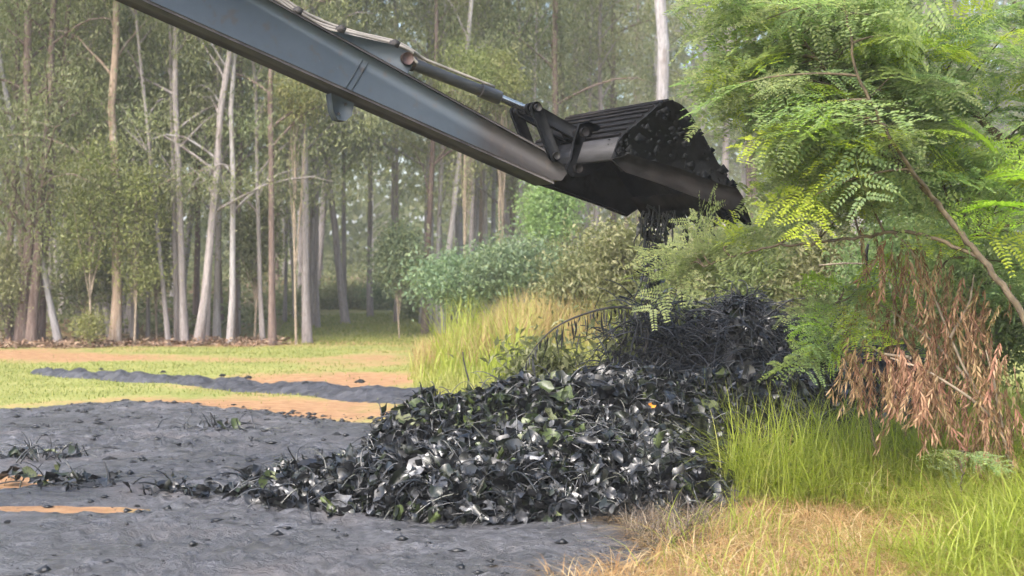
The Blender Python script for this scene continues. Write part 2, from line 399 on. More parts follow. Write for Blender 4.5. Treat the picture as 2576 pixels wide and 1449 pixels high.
# dark windrow of sludge behind the wet sheet
rp = np.array([gnd(*p) for p in [(90, 940), (200, 949), (330, 958), (470, 963), (560, 971), (650, 978), (760, 986), (860, 996), (960, 1004), (1080, 1012)]])
s0 = np.concatenate(([0], np.cumsum(np.linalg.norm(np.diff(rp, axis=0), axis=1)))); ss = np.arange(0, s0[-1], .045)
cx = np.interp(ss, s0, rp[:, 0]); cy = np.interp(ss, s0, rp[:, 1]); tx = np.gradient(cx); ty = np.gradient(cy); tl = np.hypot(tx, ty); tx /= tl; ty /= tl
ww = np.linspace(-1, 1, 25); half = np.interp(ss / s0[-1], [0, .1, .4, .7, 1], [.12, .26, .34, .5, .55])
RX = cx[:, None] - ty[:, None] * ww[None] * half[:, None]; RY = cy[:, None] + tx[:, None] * ww[None] * half[:, None]
RZ = ground_h(RX, RY) + (1 - ww[None] ** 2) * (.05 + .17 * fbm(RX * 3.5, RY * 3.5, 3, 51)) - .035 + .07 * (fbm(RX * 11, RY * 11, 2, 52) - .5)
ridge = link('mud_ridge', grid_mesh('mud_ridge', RX, RY, RZ, M['ridge']))
tag(ridge, 'low dark ridge of sludge crossing the grass behind the sheet', 'mud ridge', kind='structure')

# ------------------------------------------------------------------ eucalyptus forest
def grow_tree(seed, h=17.0, r=.12, lo=2.5, nb=22, leaves=70, droop=.7, spread=1.0):
    """trunk+limbs mesh builder and leaf arrays for a tree at the origin"""
    g = np.random.default_rng(seed); b = MB()
    zs = np.linspace(-.2, h, 15); wob = np.cumsum(g.normal(0, .045, (15, 2)), axis=0); wob -= wob[0]
    P = np.column_stack((wob, zs)); R = r * (1 - .82 * (zs / h).clip(0, 1)); R[0] *= 1.5; R[1] *= 1.05
    b.tube(P, R, 9, False)
    LC = []; LD = []
    for k in range(nb):
        z = lo + (h - lo) * ((k + g.random()) / nb) ** 1.05
        f = z / h; base = np.array((np.interp(z, zs, P[:, 0]), np.interp(z, zs, P[:, 1]), z))
        az = g.random() * 6.283; ln = (1.1 + 2.3 * g.random()) * (1.15 - .55 * f) * spread; up = .35 + .75 * g.random()
        d = np.array((math.cos(az), math.sin(az), up)); d /= np.linalg.norm(d)
        t = np.linspace(0, 1, 6)[:, None]
        Q = base + d * ln * t + np.array((0, 0, -.35 * ln)) * t ** 3 * droop + g.normal(0, .04, (6, 3)) * t
        b.tube(Q, np.linspace(r * .32 * (1 - .6 * f) + .008, .006, 6), 4, False)
        nc = 4 + int(5 * g.random())
        for c in range(nc):
            s = .35 + .65 * (c + g.random()) / nc
            cp = Q[min(5, int(s * 5))] + g.normal(0, .28 * spread, 3) * np.array((1, 1, .8))
            b.tube(np.array([Q[min(5, int(s * 5))], cp]), [.007, .003], 3, False)
            n = int(1.7 * leaves * (.35 + 1.1 * g.random())); rad = .18 + .24 * g.random()
            pos = cp + g.normal(0, 1, (n, 3)) * np.array((rad, rad, rad * .75))
            dr = g.normal(0, .65, (n, 3)); dr[:, 2] -= droop + .2
            LC.append(pos); LD.append(dr)
    C = np.concatenate(LC); D = np.concatenate(LD); n = len(C)
    V, f = leaf_quads(C, D, g.normal(0, 1, (n, 3)), .075 + .075 * g.random(n), .018 + .017 * g.random(n))
    return b, V, f

KINDS = [  # seed, height, lowest limb, limbs, leaves per tuft, spread
    (101, 17, 3.1, 26, 62, .95), (102, 18, 2.6, 28, 58, 1.05), (103, 16, 1.7, 30, 66, 1.0),
    (104, 17, 1.2, 32, 64, .95), (105, 19, 4.0, 24, 66, 1.1), (106, 15, 2.3, 28, 62, 1.1), (107, 20, 9.5, 18, 66, .8)]
TREE = []
for sd_, h_, lo_, nb_, lv_, sp_ in KINDS:
    b, V, f = grow_tree(sd_, h_, .12, lo_, nb_, lv_, .7, sp_)
    trunks = {k: b.mesh('trunk', M[k], True) for k in ('bark_bright', 'bark_white', 'bark_grey', 'bark_tan', 'bark_brown')}
    crown = mesh_np('crown', V, [f], M['euc'])
    TREE.append((trunks, crown))

def place_tree(x, y, kind, bk, scale, lean=0.0, lean_y=0.0, rz=None, name='eucalyptus_tree', label=None, group=None, crown_mesh=None):
    t = link(name, None, None, (x, y, float(ground_h(x, y)) - .03))
    t.empty_display_size = .3
    t.rotation_euler = (math.radians(-lean_y), math.radians(lean), 0)
    rz = random.random() * 6.28 if rz is None else rz
    tr = link('trunk', TREE[kind][0][bk], t); tr.rotation_euler.z = rz; tr.scale = (scale,) * 3
    cr = link('crown', crown_mesh or TREE[kind][1], t); cr.rotation_euler.z = rz; cr.scale = (scale,) * 3
    tag(t, label, 'tree', group); return t

# px at the base, distance, trunk width px, lean (deg, + to the right), bark, kind, label
EDGE = [
 (24, 30.0, 20, 1, 'bark_brown', 3, 'dark slender tree at the far left edge, first of the forest'),
 (50, 29.6, 32, 2.5, 'bark_brown', 2, 'thick brown trunk in the dark left cluster, its left stem'),
 (78, 29.4, 28, 3.0, 'bark_brown', 5, 'brown trunk in the middle of the dark left cluster'),
 (102, 29.8, 20, 4.0, 'bark_brown', 2, 'dark trunk beside the white leaning one, cluster right stem'),
 (150, 29.6, 18, -10.5, 'bark_bright', 0, 'bright white trunk leaning left near the left edge'),
 (288, 29.4, 27, 0.6, 'bark_tan', 1, 'tan orange straight trunk left of the grey stem cluster'),
 (372, 32.5, 10, 0.5, 'bark_grey', 3, 'thin pale trunk just left of the grey stem cluster'),
 (425, 29.6, 13, -5.0, 'bark_grey', 0, 'thin pale stem leaning left in the grey stem cluster'),
 (446, 30.0, 15, -1.5, 'bark_grey', 1, 'grey stem second from left in the stem cluster'),
 (466, 29.8, 21, -1.0, 'bark_grey', 4, 'upright thick grey stem in the middle of the stem cluster'),
 (498, 29.5, 24, 6.0, 'bark_grey', 1, 'pale trunk leaning right out of the grey stem cluster'),
 (520, 30.6, 14, 3.0, 'bark_grey', 0, 'grey stem at the right side of the stem cluster'),
 (578, 29.8, 18, 1.3, 'bark_white', 1, 'tall pale trunk standing alone right of the stem cluster'),
 (600, 34, 9, 0, 'bark_grey', 0, 'thin grey trunk just behind the lone tall pale trunk'),
 (662, 30.4, 13, -2.0, 'bark_grey', 1, 'grey stem left of the dark reddish trunk'),
 (686, 29.6, 19, 0.5, 'bark_brown', 4, 'dark reddish brown trunk at the grass edge below the arm'),
 (716, 38, 10, 1, 'bark_grey', 0, 'thin grey trunk in the gap right of the dark reddish trunk'),
 (742, 40, 9, -3, 'bark_white', 4, 'thin pale trunk leaning left in the dark gap'),
 (774, 30.5, 23, 0.3, 'bark_grey', 4, 'wide grey trunk at the start of the orange track'),
 (800, 36, 12, 0, 'bark_grey', 4, 'slim grey trunk just right of the wide one by the track'),
 (866, 40, 13, 0.5, 'bark_grey', 4, 'grey trunk behind the low bushes at the track, left one'),
 (932, 41, 15, -.5, 'bark_grey', 4, 'grey trunk behind the low bushes at the track, right one'),
 (985, 46, 11, 1, 'bark_grey', 0, 'thin trunk behind the grey green shrub'),
 (1070, 38, 31, -.4, 'bark_bright', 4, 'thick pale trunk left of the blue green bush'),
 (1110, 48, 10, 0, 'bark_grey', 4, 'thin grey trunk between two thick pale trunks under the arm'),
 (1150, 40, 25, .3, 'bark_bright', 4, 'thick pale trunk behind the blue green bush, leftmost there'),
 (1195, 39, 17, 0, 'bark_bright', 4, 'left one of the close pair of pale trunks behind bush'),
 (1215, 44, 17, 0.3, 'bark_tan', 4, 'right one of the close pair of pale trunks behind bush'),
 (1241, 41, 14, 0, 'bark_bright', 4, 'pale trunk just right of the close pair'),
 (1342, 36, 11, .4, 'bark_white', 0, 'slim pale trunk beside the green sapling under the bucket link'),
 (1395, 50, 15, .5, 'bark_grey', 4, 'grey trunk behind the green sapling'),
 (1475, 45, 14, .8, 'bark_grey', 1, 'grey trunk showing under the bucket floor'),
 (1655, 27.5, 44, 0.0, 'bark_bright', 6, 'tall thick pale trunk rising right behind the bucket'),
 (1815, 33, 24, 0.3, 'bark_grey', 4, 'grey trunk behind the feathery leaves right of the bucket'),
 (1500, 38, 16, .5, 'bark_grey', 1, 'grey trunk above the bucket back, with foliage around it'),
 (2060, 35, 18, 0, 'bark_grey', 4, 'grey trunk hidden behind the feathery tree'),
 (2330, 37, 18, 0, 'bark_grey', 1, 'grey trunk far behind the brown dry leaves'),
]
for px, Y, w, lean, bk, kd, lab in EDGE:
    r = .86 * w / F * Y / 2; s = min(1.5, max(.72, r / .115))
    t = place_tree((px - HX) / F * Y, Y, kd, bk, 1.0, lean, random.uniform(-1, 1), None, 'eucalyptus_tree', lab, 'eucalyptus trees along the forest edge')
    for c in t.children:
        if c.name.startswith('trunk'): c.scale = (r / .115, r / .115, 1.0)
        k = 1.0
# more thin stems just behind the edge
g = np.random.default_rng(17); k = 0
while k < 34:
    px = -60 + 1480 * g.random(); Y = 31 + 8 * g.random()
    if 690 < px < 1060 and Y < 37: continue
    if 1120 < px < 1440 and Y < 34: continue
    t = place_tree((px - HX) / F * Y, Y, int(g.choice([0, 1, 4, 4, 6])), ['bark_grey', 'bark_grey', 'bark_white', 'bark_brown'][int(g.integers(4))], 1.0, g.normal(0, 3.0), 0, g.random() * 6.28,
                   'slim_tree', 'slim grey eucalyptus stem among many just behind the forest edge', 'slim stems behind the forest edge')
    for c in t.children:
        if c.name.startswith('trunk'): q = .45 + .45 * g.random(); c.scale = (q, q, 1.0)
    k += 1
# undergrowth that hides the forest floor
n = 95000; g = np.random.default_rng(18)
C = np.column_stack(((g.random(n) - .5) * 84, 33.5 + 62 * g.random(n) ** 1.4, np.zeros(n)))
C = C[~((np.abs(C[:, 0] + 3.6) < 2.6) & (C[:, 1] < 52))]
hh = smooth(.40, .75, fbm(C[:, 0] * .55, C[:, 1] * .35, 3, 91)) * 1.7 + .3; n = len(C)
C[:, 2] = ground_h(C[:, 0], C[:, 1]) + hh * g.random(n) ** 1.2
V, f = leaf_quads(C, g.normal(0, .8, (n, 3)) - np.array((0, 0, .2)), g.normal(0, .6, (n, 3)) + np.array((0, 0, .8)), .13 + .15 * g.random(n), .05 + .07 * g.random(n))
tag(link('undergrowth', mesh_np('undergrowth', V, [f], M['shrub'])), 'low grey green undergrowth between the trunks of the wood', 'undergrowth', kind='stuff')
# deeper rows of the forest
g = np.random.default_rng(11); n_in = 0
while n_in < 130:
    Y = 37 + 62 * g.random() ** .9; X = (g.random() - .5) * 2 * (.52 * Y + 6)
    if abs(X + 3.4) < 2.0 and Y < 50: continue
    kd = int(g.choice([0, 1, 4, 4, 5, 4])); s = .85 + .45 * g.random()
    place_tree(X, Y, kd, ['bark_grey', 'bark_white', 'bark_brown', 'bark_white'][int(g.integers(4))], s, g.normal(0, 1.6), 0, g.random() * 6.28,
               'forest_tree', 'slender eucalyptus standing among many deep in the forest', 'trees deep in the forest')
    n_in += 1
for sgn in (-1, 1):                                   # the wood goes on to both sides of the picture
    for k in range(16):
        Y = 29 + 22 * g.random(); X = sgn * (.37 * Y + 1.5 + 12 * g.random())
        place_tree(X, Y, int(g.integers(6)), ['bark_grey', 'bark_brown'][int(g.integers(2))], .9 + .3 * g.random(), g.normal(0, 1.5), 0, g.random() * 6.28,
                   'side_tree', 'eucalyptus of the wood beyond the ' + ('left' if sgn < 0 else 'right') + ' side of the clearing', 'trees beyond the sides')
# far-off wood that closes the view
n = 130000
C = np.column_stack(((g.random(n) - .5) * 190, 96 + 30 * g.random(n), 0 * np.zeros(n)))
C[:, 2] = ground_h(C[:, 0], C[:, 1]) + 24 * g.random(n) ** 1.7 * (.75 + .5 * vnoise(C[:, 0] * .2, C[:, 1] * .2, 77))
V, f = leaf_quads(C, g.normal(0, .7, (n, 3)) - np.array((0, 0, .8)), g.normal(0, 1, (n, 3)), .5 + .5 * g.random(n), .3 + .25 * g.random(n))
tag(link('far_forest', mesh_np('far_forest', V, [f], M['euc'])), 'dense dark wood far behind the trunks', 'forest', kind='stuff')

# ------------------------------------------------------------------ saplings, bushes, shrubs
def shrub(name, label, cat, px, Y, z0, z1, rx, n, mat, lsize=(.06, .05), stem='twig_grey', base_px=None, tufts=26, trunk_r=.02, seed=0, group=None, droop=.3, lw=.26):
    g = np.random.default_rng(1000 + seed); x = (px - HX) / F * Y; zg = float(ground_h(x, Y))
    t = link(name, None, None, (x, Y, zg)); t.empty_display_size = .2
    b = MB(); cz = (z0 + z1) / 2; rz = (z1 - z0) / 2
    LC = []; LD = []
    b.tube(np.array([(0, 0, -.05), (g.normal(0, .05), 0, cz * .5), (0, 0, cz), (g.normal(0, .1), 0, z1 * .95)]), [trunk_r, trunk_r * .8, trunk_r * .6, trunk_r * .2], 6, False)
    for k in range(tufts):
        u = unit(g.normal(0, 1, 3)); u *= g.random() ** .4
        c = np.array((u[0] * rx, u[1] * rx * .8, cz + u[2] * rz))
        c[2] = max(c[2], .1)
        s = np.array((0, 0, max(0.0, min(c[2] - .3 * rx, cz * (.3 + .9 * g.random())))))
        mid = (s + c) / 2 + g.normal(0, .08, 3)
        b.tube(np.array([s, mid, c]), [trunk_r * .45, trunk_r * .3, .004], 4, False)
        m_ = int(n / tufts * (.5 + g.random())); rad = (.16 + .22 * g.random()) * (rx ** .5 + .1)
        LC.append(c + g.normal(0, 1, (m_, 3)) * np.array((rad, rad, rad * .7)))
        d = g.normal(0, .7, (m_, 3)); d[:, 2] -= droop; LD.append(d)
    C = np.concatenate(LC); C[:, 2] = np.maximum(C[:, 2], .04); D = np.concatenate(LD); m_ = len(C)
    L = lsize[0] + lsize[1] * g.random(m_)
    V, f = leaf_quads(C, D, g.normal(0, .6, (m_, 3)) + np.array((0, 0, .8)), L, L * (lw + .2 * g.random(m_)))
    link('stem', b.mesh('stem', M[stem], True), t); link('crown', mesh_np('crown', V, [f], M[mat]), t)
    tag(t, label, cat, group); return t

def zof(py, Y): return CH - (py - HY) / F * Y
SH = [  # name, label, px, Y, top py, bottom py, half width px, leaves, material, leaf length
 ('sapling', 'yellow green sapling left of the tan trunk', 228, 29.0, 330, 700, 75, 3600, 'euc_young', (.10, .08)),
 ('sapling', 'yellow green sapling right of the tan trunk, lower and paler', 338, 29.4, 380, 740, 66, 3200, 'euc_young', (.10, .08)),
 ('sapling', 'olive sapling low between white leaning trunk and tan trunk', 215, 30.2, 560, 790, 70, 4200, 'shrub', (.10, .08)),
 ('bush', 'dark green bush at the left picture edge by the trunks', 5, 29.4, 590, 830, 45, 3200, 'shrub', (.09, .07)),
 ('small_plant', 'bright yellow green low plant between white trunk and tan trunk', 225, 28.6, 790, 850, 26, 700, 'euc_young', (.08, .06)),
 ('sapling', 'olive sapling filling the gap right of the tan trunk', 395, 31.4, 480, 760, 45, 3600, 'shrub', (.10, .08)),
 ('sapling', 'olive sapling right of the lone tall pale trunk', 640, 31.5, 480, 720, 50, 3600, 'shrub', (.11, .08)),
 ('shrub', 'grey green feathery shrub in front of the dark trunks below the arm', 1005, 32.5, 560, 740, 48, 3600, 'bluebush', (.12, .1)),
 ('low_bush', 'low olive bush at the left end of the bush row by the track', 765, 45, 750, 800, 55, 2600, 'shrub', (.10, .08)),
 ('low_bush', 'low olive bush second in the bush row by the track', 870, 46, 725, 795, 60, 3000, 'shrub', (.10, .08)),
 ('low_bush', 'low grey green bush in the middle of the bush row', 965, 45, 715, 790, 60, 3000, 'bluebush', (.10, .08)),
 ('low_bush', 'low brownish olive bush at the right end of the bush row', 1055, 40, 735, 800, 48, 2800, 'shrub', (.10, .08)),
 ('bush', 'blue green feathery bush, its left half under the pale trunks', 1170, 27.5, 665, 750, 80, 6500, 'bluebush', (.11, .09)),
 ('bush', 'blue green feathery bush, taller middle part under the pale trunks', 1275, 27, 628, 720, 85, 6500, 'bluebush', (.11, .09)),
 ('bush', 'blue green bush at the right side towards the bucket', 1395, 27.5, 655, 725, 65, 4800, 'bluebush', (.11, .09)),
 ('sapling', 'fresh green sapling under the bucket link', 1385, 30, 460, 620, 50, 3600, 'leuc', (.12, .1)),
 ('shrub', 'olive twiggy shrub below the bucket, left of the falling weeds', 1490, 22, 590, 790, 85, 5600, 'shrub', (.10, .08)),
 ('shrub', 'olive twiggy shrub directly behind the falling weeds', 1590, 20, 560, 800, 80, 5600, 'shrub', (.10, .08)),
 ('shrub', 'tall olive shrub behind the black mound, left one', 1780, 17.5, 540, 900, 90, 6500, 'shrub', (.09, .07)),
 ('shrub', 'tall olive shrub behind the black mound, middle one', 1930, 17, 520, 900, 100, 6500, 'leuc', (.09, .07)),
 ('shrub', 'tall olive shrub behind the black mound, right one', 2080, 16.5, 520, 900, 90, 6500, 'shrub', (.09, .07)),
 ('shrub', 'green shrub behind the hanging brown leaves', 2280, 14, 480, 930, 130, 8000, 'leuc', (.08, .06)),
 ('shrub', 'green shrub behind the leaning branch at the right edge', 2480, 13, 420, 980, 130, 8000, 'leuc', (.08, .06)),
 ('shrub', 'green shrub just outside the right side of the clearing', 2750, 12.5, 380, 1000, 150, 7000, 'leuc', (.08, .06)),
 ('sapling', 'yellow green young crown above the middle of the cylinder', 1170, 33, 115, 270, 60, 3200, 'euc_young', (.10, .08)),
 ('sapling', 'yellow green young crown above the rod end of the cylinder', 1265, 33.5, 110, 300, 48, 3000, 'euc_young', (.10, .08)),
 ('sapling', 'pale yellow green crown just below the arm on the left', 745, 30, 190, 300, 45, 2400, 'euc_young', (.10, .08)),
]
for i, (nm, lab, px, Y, ptop, pbot, hw, nl, mt, ls) in enumerate(SH):
    x = (px - HX) / F * Y; zg = float(ground_h(x, Y))
    shrub(nm, lab, 'bush' if 'bush' in nm or nm in ('shrub', 'small_plant') else 'sapling', px, Y, max(.05, zof(pbot, Y) - zg), zof(ptop, Y) - zg, hw / F * Y, int(nl * 2.0), mt, (ls[0] * .62, ls[1] * .62),
          tufts=18 if nl < 3000 else 34, trunk_r=.03 if nm == 'sapling' else .02, seed=i)

# ------------------------------------------------------------------ grasses (uncountable)
def scatter_px(n, poly, jitter=0):
    """random ground points whose picture position falls inside a pixel polygon"""
    poly = np.array([gnd(*p) for p in poly]); lo = poly.min(0); hi = poly.max(0); out = []
    g_ = np.random.default_rng(int(n) + 5); got = 0
    while got < n:
        p = lo + (hi - lo) * g_.random((n * 2, 2)); p = p[poly_sd(p[:, 0], p[:, 1], poly) + jitter * (fbm(p[:, 0] * 2, p[:, 1] * 2, 3, 61) - .5) > 0]
        out.append(p); got += len(p)
    p = np.concatenate(out)[:n]; return p

def grass(name, label, pts, h, w, lean, mat, seg=4, keep=None, hmod=None):
    n = len(pts); C = np.column_stack((pts, ground_h(pts[:, 0], pts[:, 1]) - .01))
    H = h[0] + (h[1] - h[0]) * rng.random(n) ** 1.3
    if hmod is not None: H = H * hmod(pts[:, 0], pts[:, 1])
    W = w[0] + (w[1] - w[0]) * rng.random(n)
    V, q, t = blades(C, H, W, rng.random(n) * 6.283, lean[0] + (lean[1] - lean[0]) * rng.random(n), seg)
    return tag(link(name, mesh_np(name, V, [q, t], M[mat])), label, 'grass', kind='stuff')

p = scatter_px(60000, [(-300, 878), (690, 868), (1040, 850), (1150, 880), (1350, 960), (980, 1000), (930, 1055), (600, 1030), (330, 1005), (-300, 1040)])
sm = soil_mask(p[:, 0], p[:, 1]) + .5 * (fbm(p[:, 0] * 1.5, p[:, 1] * 1.5, 3, 71) - .5)
p = p[rng.random(len(p)) > smooth(.25, .6, sm) * .97]
grass('short_grass', 'short pale green grass of the clearing', p, (.02, .07), (.008, .016), (.2, 1.0), 'short', 2)
p = scatter_px(16000, [(690, 868), (720, 812), (1060, 806), (1120, 868)])
grass('track_grass', 'pale short grass along the track that runs back into the wood', p, (.03, .12), (.012, .024), (.2, 1.0), 'short', 2)
def scatter_xy(n, x0, x1, y0, y1, seed, edge=1.2):
    g_ = np.random.default_rng(seed); p_ = np.column_stack((x0 + (x1 - x0) * g_.random(n), y0 + (y1 - y0) * g_.random(n)))
    d = np.minimum(np.minimum(p_[:, 0] - x0, x1 - p_[:, 0]), np.minimum(p_[:, 1] - y0, y1 - p_[:, 1]))
    return p_[d > edge * fbm(p_[:, 0] * .9, p_[:, 1] * .9, 3, seed)]
p = scatter_xy(60000, -2.6, 5.0, 13.2, 23, 201, .8); p = p[p[:, 0] > -.5 - (p[:, 1] - 15) * .17 + .8 * (fbm(p[:, 0], p[:, 1], 3, 204) - .5)]
grass('bank_grass', 'bright green grass on the bank behind the leaf heap', p, (.14, .60), (.009, .018), (.2, .9), 'bank', 3, None, lambda x, y: (.35 + 1.1 * vnoise(x * .8, y * .8, 66)) * (.45 + .65 * smooth(-2.2, .6, x)))
p = scatter_xy(30000, -2.3, 5.5, 18.5, 25.5, 202, 2.2)
grass('dry_tall_grass', 'tall orange tan dry grass in front of the blue green bush', p, (.7, 1.35), (.010, .022), (.12, .6), 'orange_grass', 4, None, lambda x, y: (.5 + .75 * vnoise(x * .9, y * .6, 67)) * (.5 + .5 * smooth(-1.8, .6, x)))
p = scatter_xy(12000, -2.0, 5.0, 17.0, 24.5, 203, 1.5)
grass('fresh_tall_grass', 'yellow green tall grass tufts among the orange dry grass', p, (.5, 1.3), (.010, .022), (.15, .7), 'grass', 4, None, lambda x, y: smooth(.5, .75, vnoise(x * 1.3, y * .9, 69)) + .15)
p = scatter_px(5000, [(-300, 862), (700, 860), (720, 872), (-300, 886)], .8)
g5 = np.random.default_rng(5); n = len(p)
C = np.column_stack((p, ground_h(p[:, 0], p[:, 1]) + .02 + .10 * g5.random(n) ** 2))
V, f = leaf_quads(C, g5.normal(0, 1, (n, 3)) * (1, 1, .35), g5.normal(0, .5, (n, 3)) + (0, 0, 1), .08 + .10 * g5.random(n), .03 + .03 * g5.random(n))
tag(link('leaf_litter', mesh_np('leaf_litter', V, [f], M['litter'])), 'brown fallen leaves along the feet of the trees', 'leaf litter', kind='stuff')

# near right: tall green grass, straw
hm = lambda x, y: .55 + .9 * vnoise(x * 1.6, y * 1.6, 68)
p = scatter_px(27000, [(1780, 1230), (1850, 1150), (2000, 1110), (2300, 1105), (2700, 1110), (2950, 1300), (2800, 1420), (2550, 1420), (2350, 1350), (2150, 1310), (1900, 1285)], 1.7)
grass('tall_green_grass', 'tall bright green grass right of the leaf heap', p, (.42, .88), (.005, .014), (.15, 1.5), 'grass', 5, None, lambda x, y: hm(x, y) * (.35 + .65 * smooth(9.0, 10.4, y + .25 * np.clip(x - 2.2, 0, 3))))
p = scatter_px(1200, [(1800, 1230), (1900, 1160), (2600, 1150), (2800, 1350), (2300, 1330)], 1.2)
grass('dry_stalks', 'pale dry stalks mixed into the tall green grass', p, (.25, .7), (.004, .009), (.3, 1.8), 'straw', 5)
p = scatter_px(9000, [(2300, 1300), (2500, 1240), (2800, 1250), (3000, 1500), (2700, 1650), (2420, 1560), (2300, 1400)], 1.7)
grass('corner_grass', 'long green grass in the lower right corner', p, (.18, .55), (.005, .012), (.3, 1.9), 'grass', 5, None, hm)
p = scatter_px(26000, [(1500, 1455), (1640, 1390), (1790, 1290), (1900, 1220), (2200, 1215), (2450, 1230), (2800, 1280), (3000, 1600), (2300, 1800), (1300, 1700), (1400, 1480)], .9)
grass('straw', 'dry tan straw lying flat along the bottom right', p, (.06, .32), (.003, .007), (.9, 2.4), 'straw', 4)
p = scatter_px(2200, [(1600, 1440), (1800, 1310), (1900, 1240), (2450, 1290), (2600, 1600), (1700, 1600)], .5)
grass('sparse_grass', 'thin green blades growing through the straw', p, (.08, .42), (.004, .009), (.3, 1.5), 'grass', 4, None, lambda x, y: .3 + 1.1 * smooth(.4, .7, fbm(x * 1.5, y * 1.5, 3, 94)))
p = scatter_px(5000, [(1640, 1400), (1560, 1340), (1700, 1230), (1830, 1180), (1900, 1240), (1800, 1320)], .4)
grass('soiled_grass', 'thin grey brown soiled stalks at the right foot of the heap', p, (.10, .34), (.003, .008), (.4, 1.6), 'soiled', 4)

# ------------------------------------------------------------------ the heap
HEAP = [(-.85, 10.05, 1.15, .78, .27), (-.05, 9.8, 1.1, .85, .40), (.55, 9.9, .95, .85, .46), (.15, 11.4, 1.35, 1.05, .66), (1.05, 11.3, 1.1, 1.1, .74), (-.45, 11.4, .75, .8, .60), (1.9, 11.5, 1.05, .9, .78), (2.7, 11.6, .8, .8, .72)]
MOUND = [(1.95, 12.7, .95, .9, 1.36), (1.35, 12.5, .85, .8, 1.12), (2.6, 12.5, .95, .8, 1.08), (3.2, 12.4, .8, .8, .85)]
def heap_h(x, y, blobs):
    h = np.zeros(np.shape(x))
    for cx_, cy_, rx, ry, hh in blobs:
        d2 = ((x - cx_) / rx) ** 2 + ((y - cy_) / ry) ** 2
        h = np.maximum(h, hh * np.clip(1 - d2, 0, 1) ** .62)
    return h * (.78 + .42 * fbm(x * 2.4, y * 2.4, 3, 81))
def heap_core(name, blobs, parent, x0, x1, y0, y1, mat):
    X, Y = np.meshgrid(np.arange(x0, x1, .05), np.arange(y0, y1, .05)); H = heap_h(X, Y, blobs)
    Z = ground_h(X, Y) + H - .05 + .07 * (fbm(X * 8, Y * 8, 3, 83) - .5) * (H > 0)
    return link(name, grid_mesh(name, X, Y, Z, mat), parent)
def heap_points(n, blobs, x0, x1, y0, y1, g_):
    P = []
    while sum(len(q) for q in P) < n:
        q = np.column_stack((x0 + (x1 - x0) * g_.random(n), y0 + (y1 - y0) * g_.random(n))); h = heap_h(q[:, 0], q[:, 1], blobs)
        q = q[(h > .03) & (g_.random(n) < np.where(h > .0, 1.0, 0))]; P.append(q)
    q = np.concatenate(P)[:n]; e_ = .04; x, y = q[:, 0], q[:, 1]; h = heap_h(x, y, blobs)
    nx = -(heap_h(x + e_, y, blobs) - heap_h(x - e_, y, blobs)) / (2 * e_); ny = -(heap_h(x, y + e_, blobs) - heap_h(x, y - e_, blobs)) / (2 * e_)
    N = unit(np.column_stack((np.clip(nx, -1.5, 1.5), np.clip(ny, -1.5, 1.5), np.ones(n))))
    return np.column_stack((x, y, ground_h(x, y) + h)), N

def hyacinth_leaf(g_, stalk=True):
    """cupped round blade with a thick stalk; blade about 1 unit long, stalk toward -x"""
    k = 11; th = np.linspace(0, 2 * math.pi, k, endpoint=False)
    r = .5 * (1 + .10 * np.cos(2 * th) + .13 * g_.normal(0, 1, k)); r[k // 2] *= .8
    cup = .25 + .55 * g_.random(); curl = g_.normal(0, .30)
    asp = .38 + .7 * g_.random(); x = r * np.cos(th) * 1.1; y = r * np.sin(th) * asp
    z = cup * y * y * 1.6 + curl * x * np.abs(x) + .13 * g_.normal(0, 1, k)
    V = [np.column_stack((x, y, z)), np.column_stack((x * .5, y * .5, cup * (y * .5) ** 2 * 1.2 - .02)), np.array([[0, 0, -.03]])]
    V = np.concatenate(V); i = np.arange(k); j = (i + 1) % k
    q = np.stack((i, j, k + j, k + i), -1); t = np.stack((k + i, k + j, np.full(k, 2 * k)), -1)
    return V, q, t
LEAFV = [hyacinth_leaf(np.random.default_rng(300 + i)) for i in range(14)]

def frame(N, g_, spin=None):
    n = len(N); ax = unit(np.cross(N, unit(g_.normal(0, 1, (n, 3))))); ay = np.cross(N, ax)
    return np.stack((ax, ay, N), 2)      # columns
def leaf_mass(P, N, size, g_):
    Vs = []; Q = []; T = []; off = 0; R = frame(N, g_)
    for i in range(len(P)):
        v, q, t = LEAFV[i % len(LEAFV)]
        Vs.append((v * size[i]) @ R[i].T + P[i]); Q.append(q + off); T.append(t + off); off += len(v)
    return np.concatenate(Vs), [np.concatenate(Q), np.concatenate(T)]
def strands(n, P, N, g_, ln, rad, sag=.5, up=.25):
    b = MB(); t = np.linspace(0, 1, 6)[:, None]
    for i in range(n):
        d = unit(g_.normal(0, 1, 3) + N[i] * up); l = ln[0] + (ln[1] - ln[0]) * g_.random()
        s = unit(np.cross(d, (0, 0, 1.0))) * g_.normal(0, .3)
        Q = P[i] + d * l * t + s * l * t * (1 - t) - np.array((0, 0, sag * l)) * t ** 2
        r = rad[0] + (rad[1] - rad[0]) * g_.random()
        b.tube(Q, r * np.linspace(1, .5, 6), 4, False)
    return b

gh = np.random.default_rng(21)
pile = link('weed_pile', None, None, (0.2, 10.4, 0)); tag(pile, 'big heap of sludge blackened round weed leaves on the mud', 'weed pile')
def under(o, parent):       # keep world placement for meshes written in world coordinates
    o.parent = parent; o.matrix_parent_inverse = Matrix.Translation(parent.location).inverted(); return o
core = heap_core('sludge_core', HEAP, None, -2.4, 3.7, 8.7, 12.8, M['core']); under(core, pile)
P, N = heap_points(9000, HEAP, -2.2, 3.4, 8.8, 12.3, gh)
Nt = unit(N * .55 + gh.normal(0, .62, N.shape)); P = P + N * (gh.random((len(P), 1)) * .12 - .05)
size = .06 + .10 * gh.random(len(P)) ** 1.3
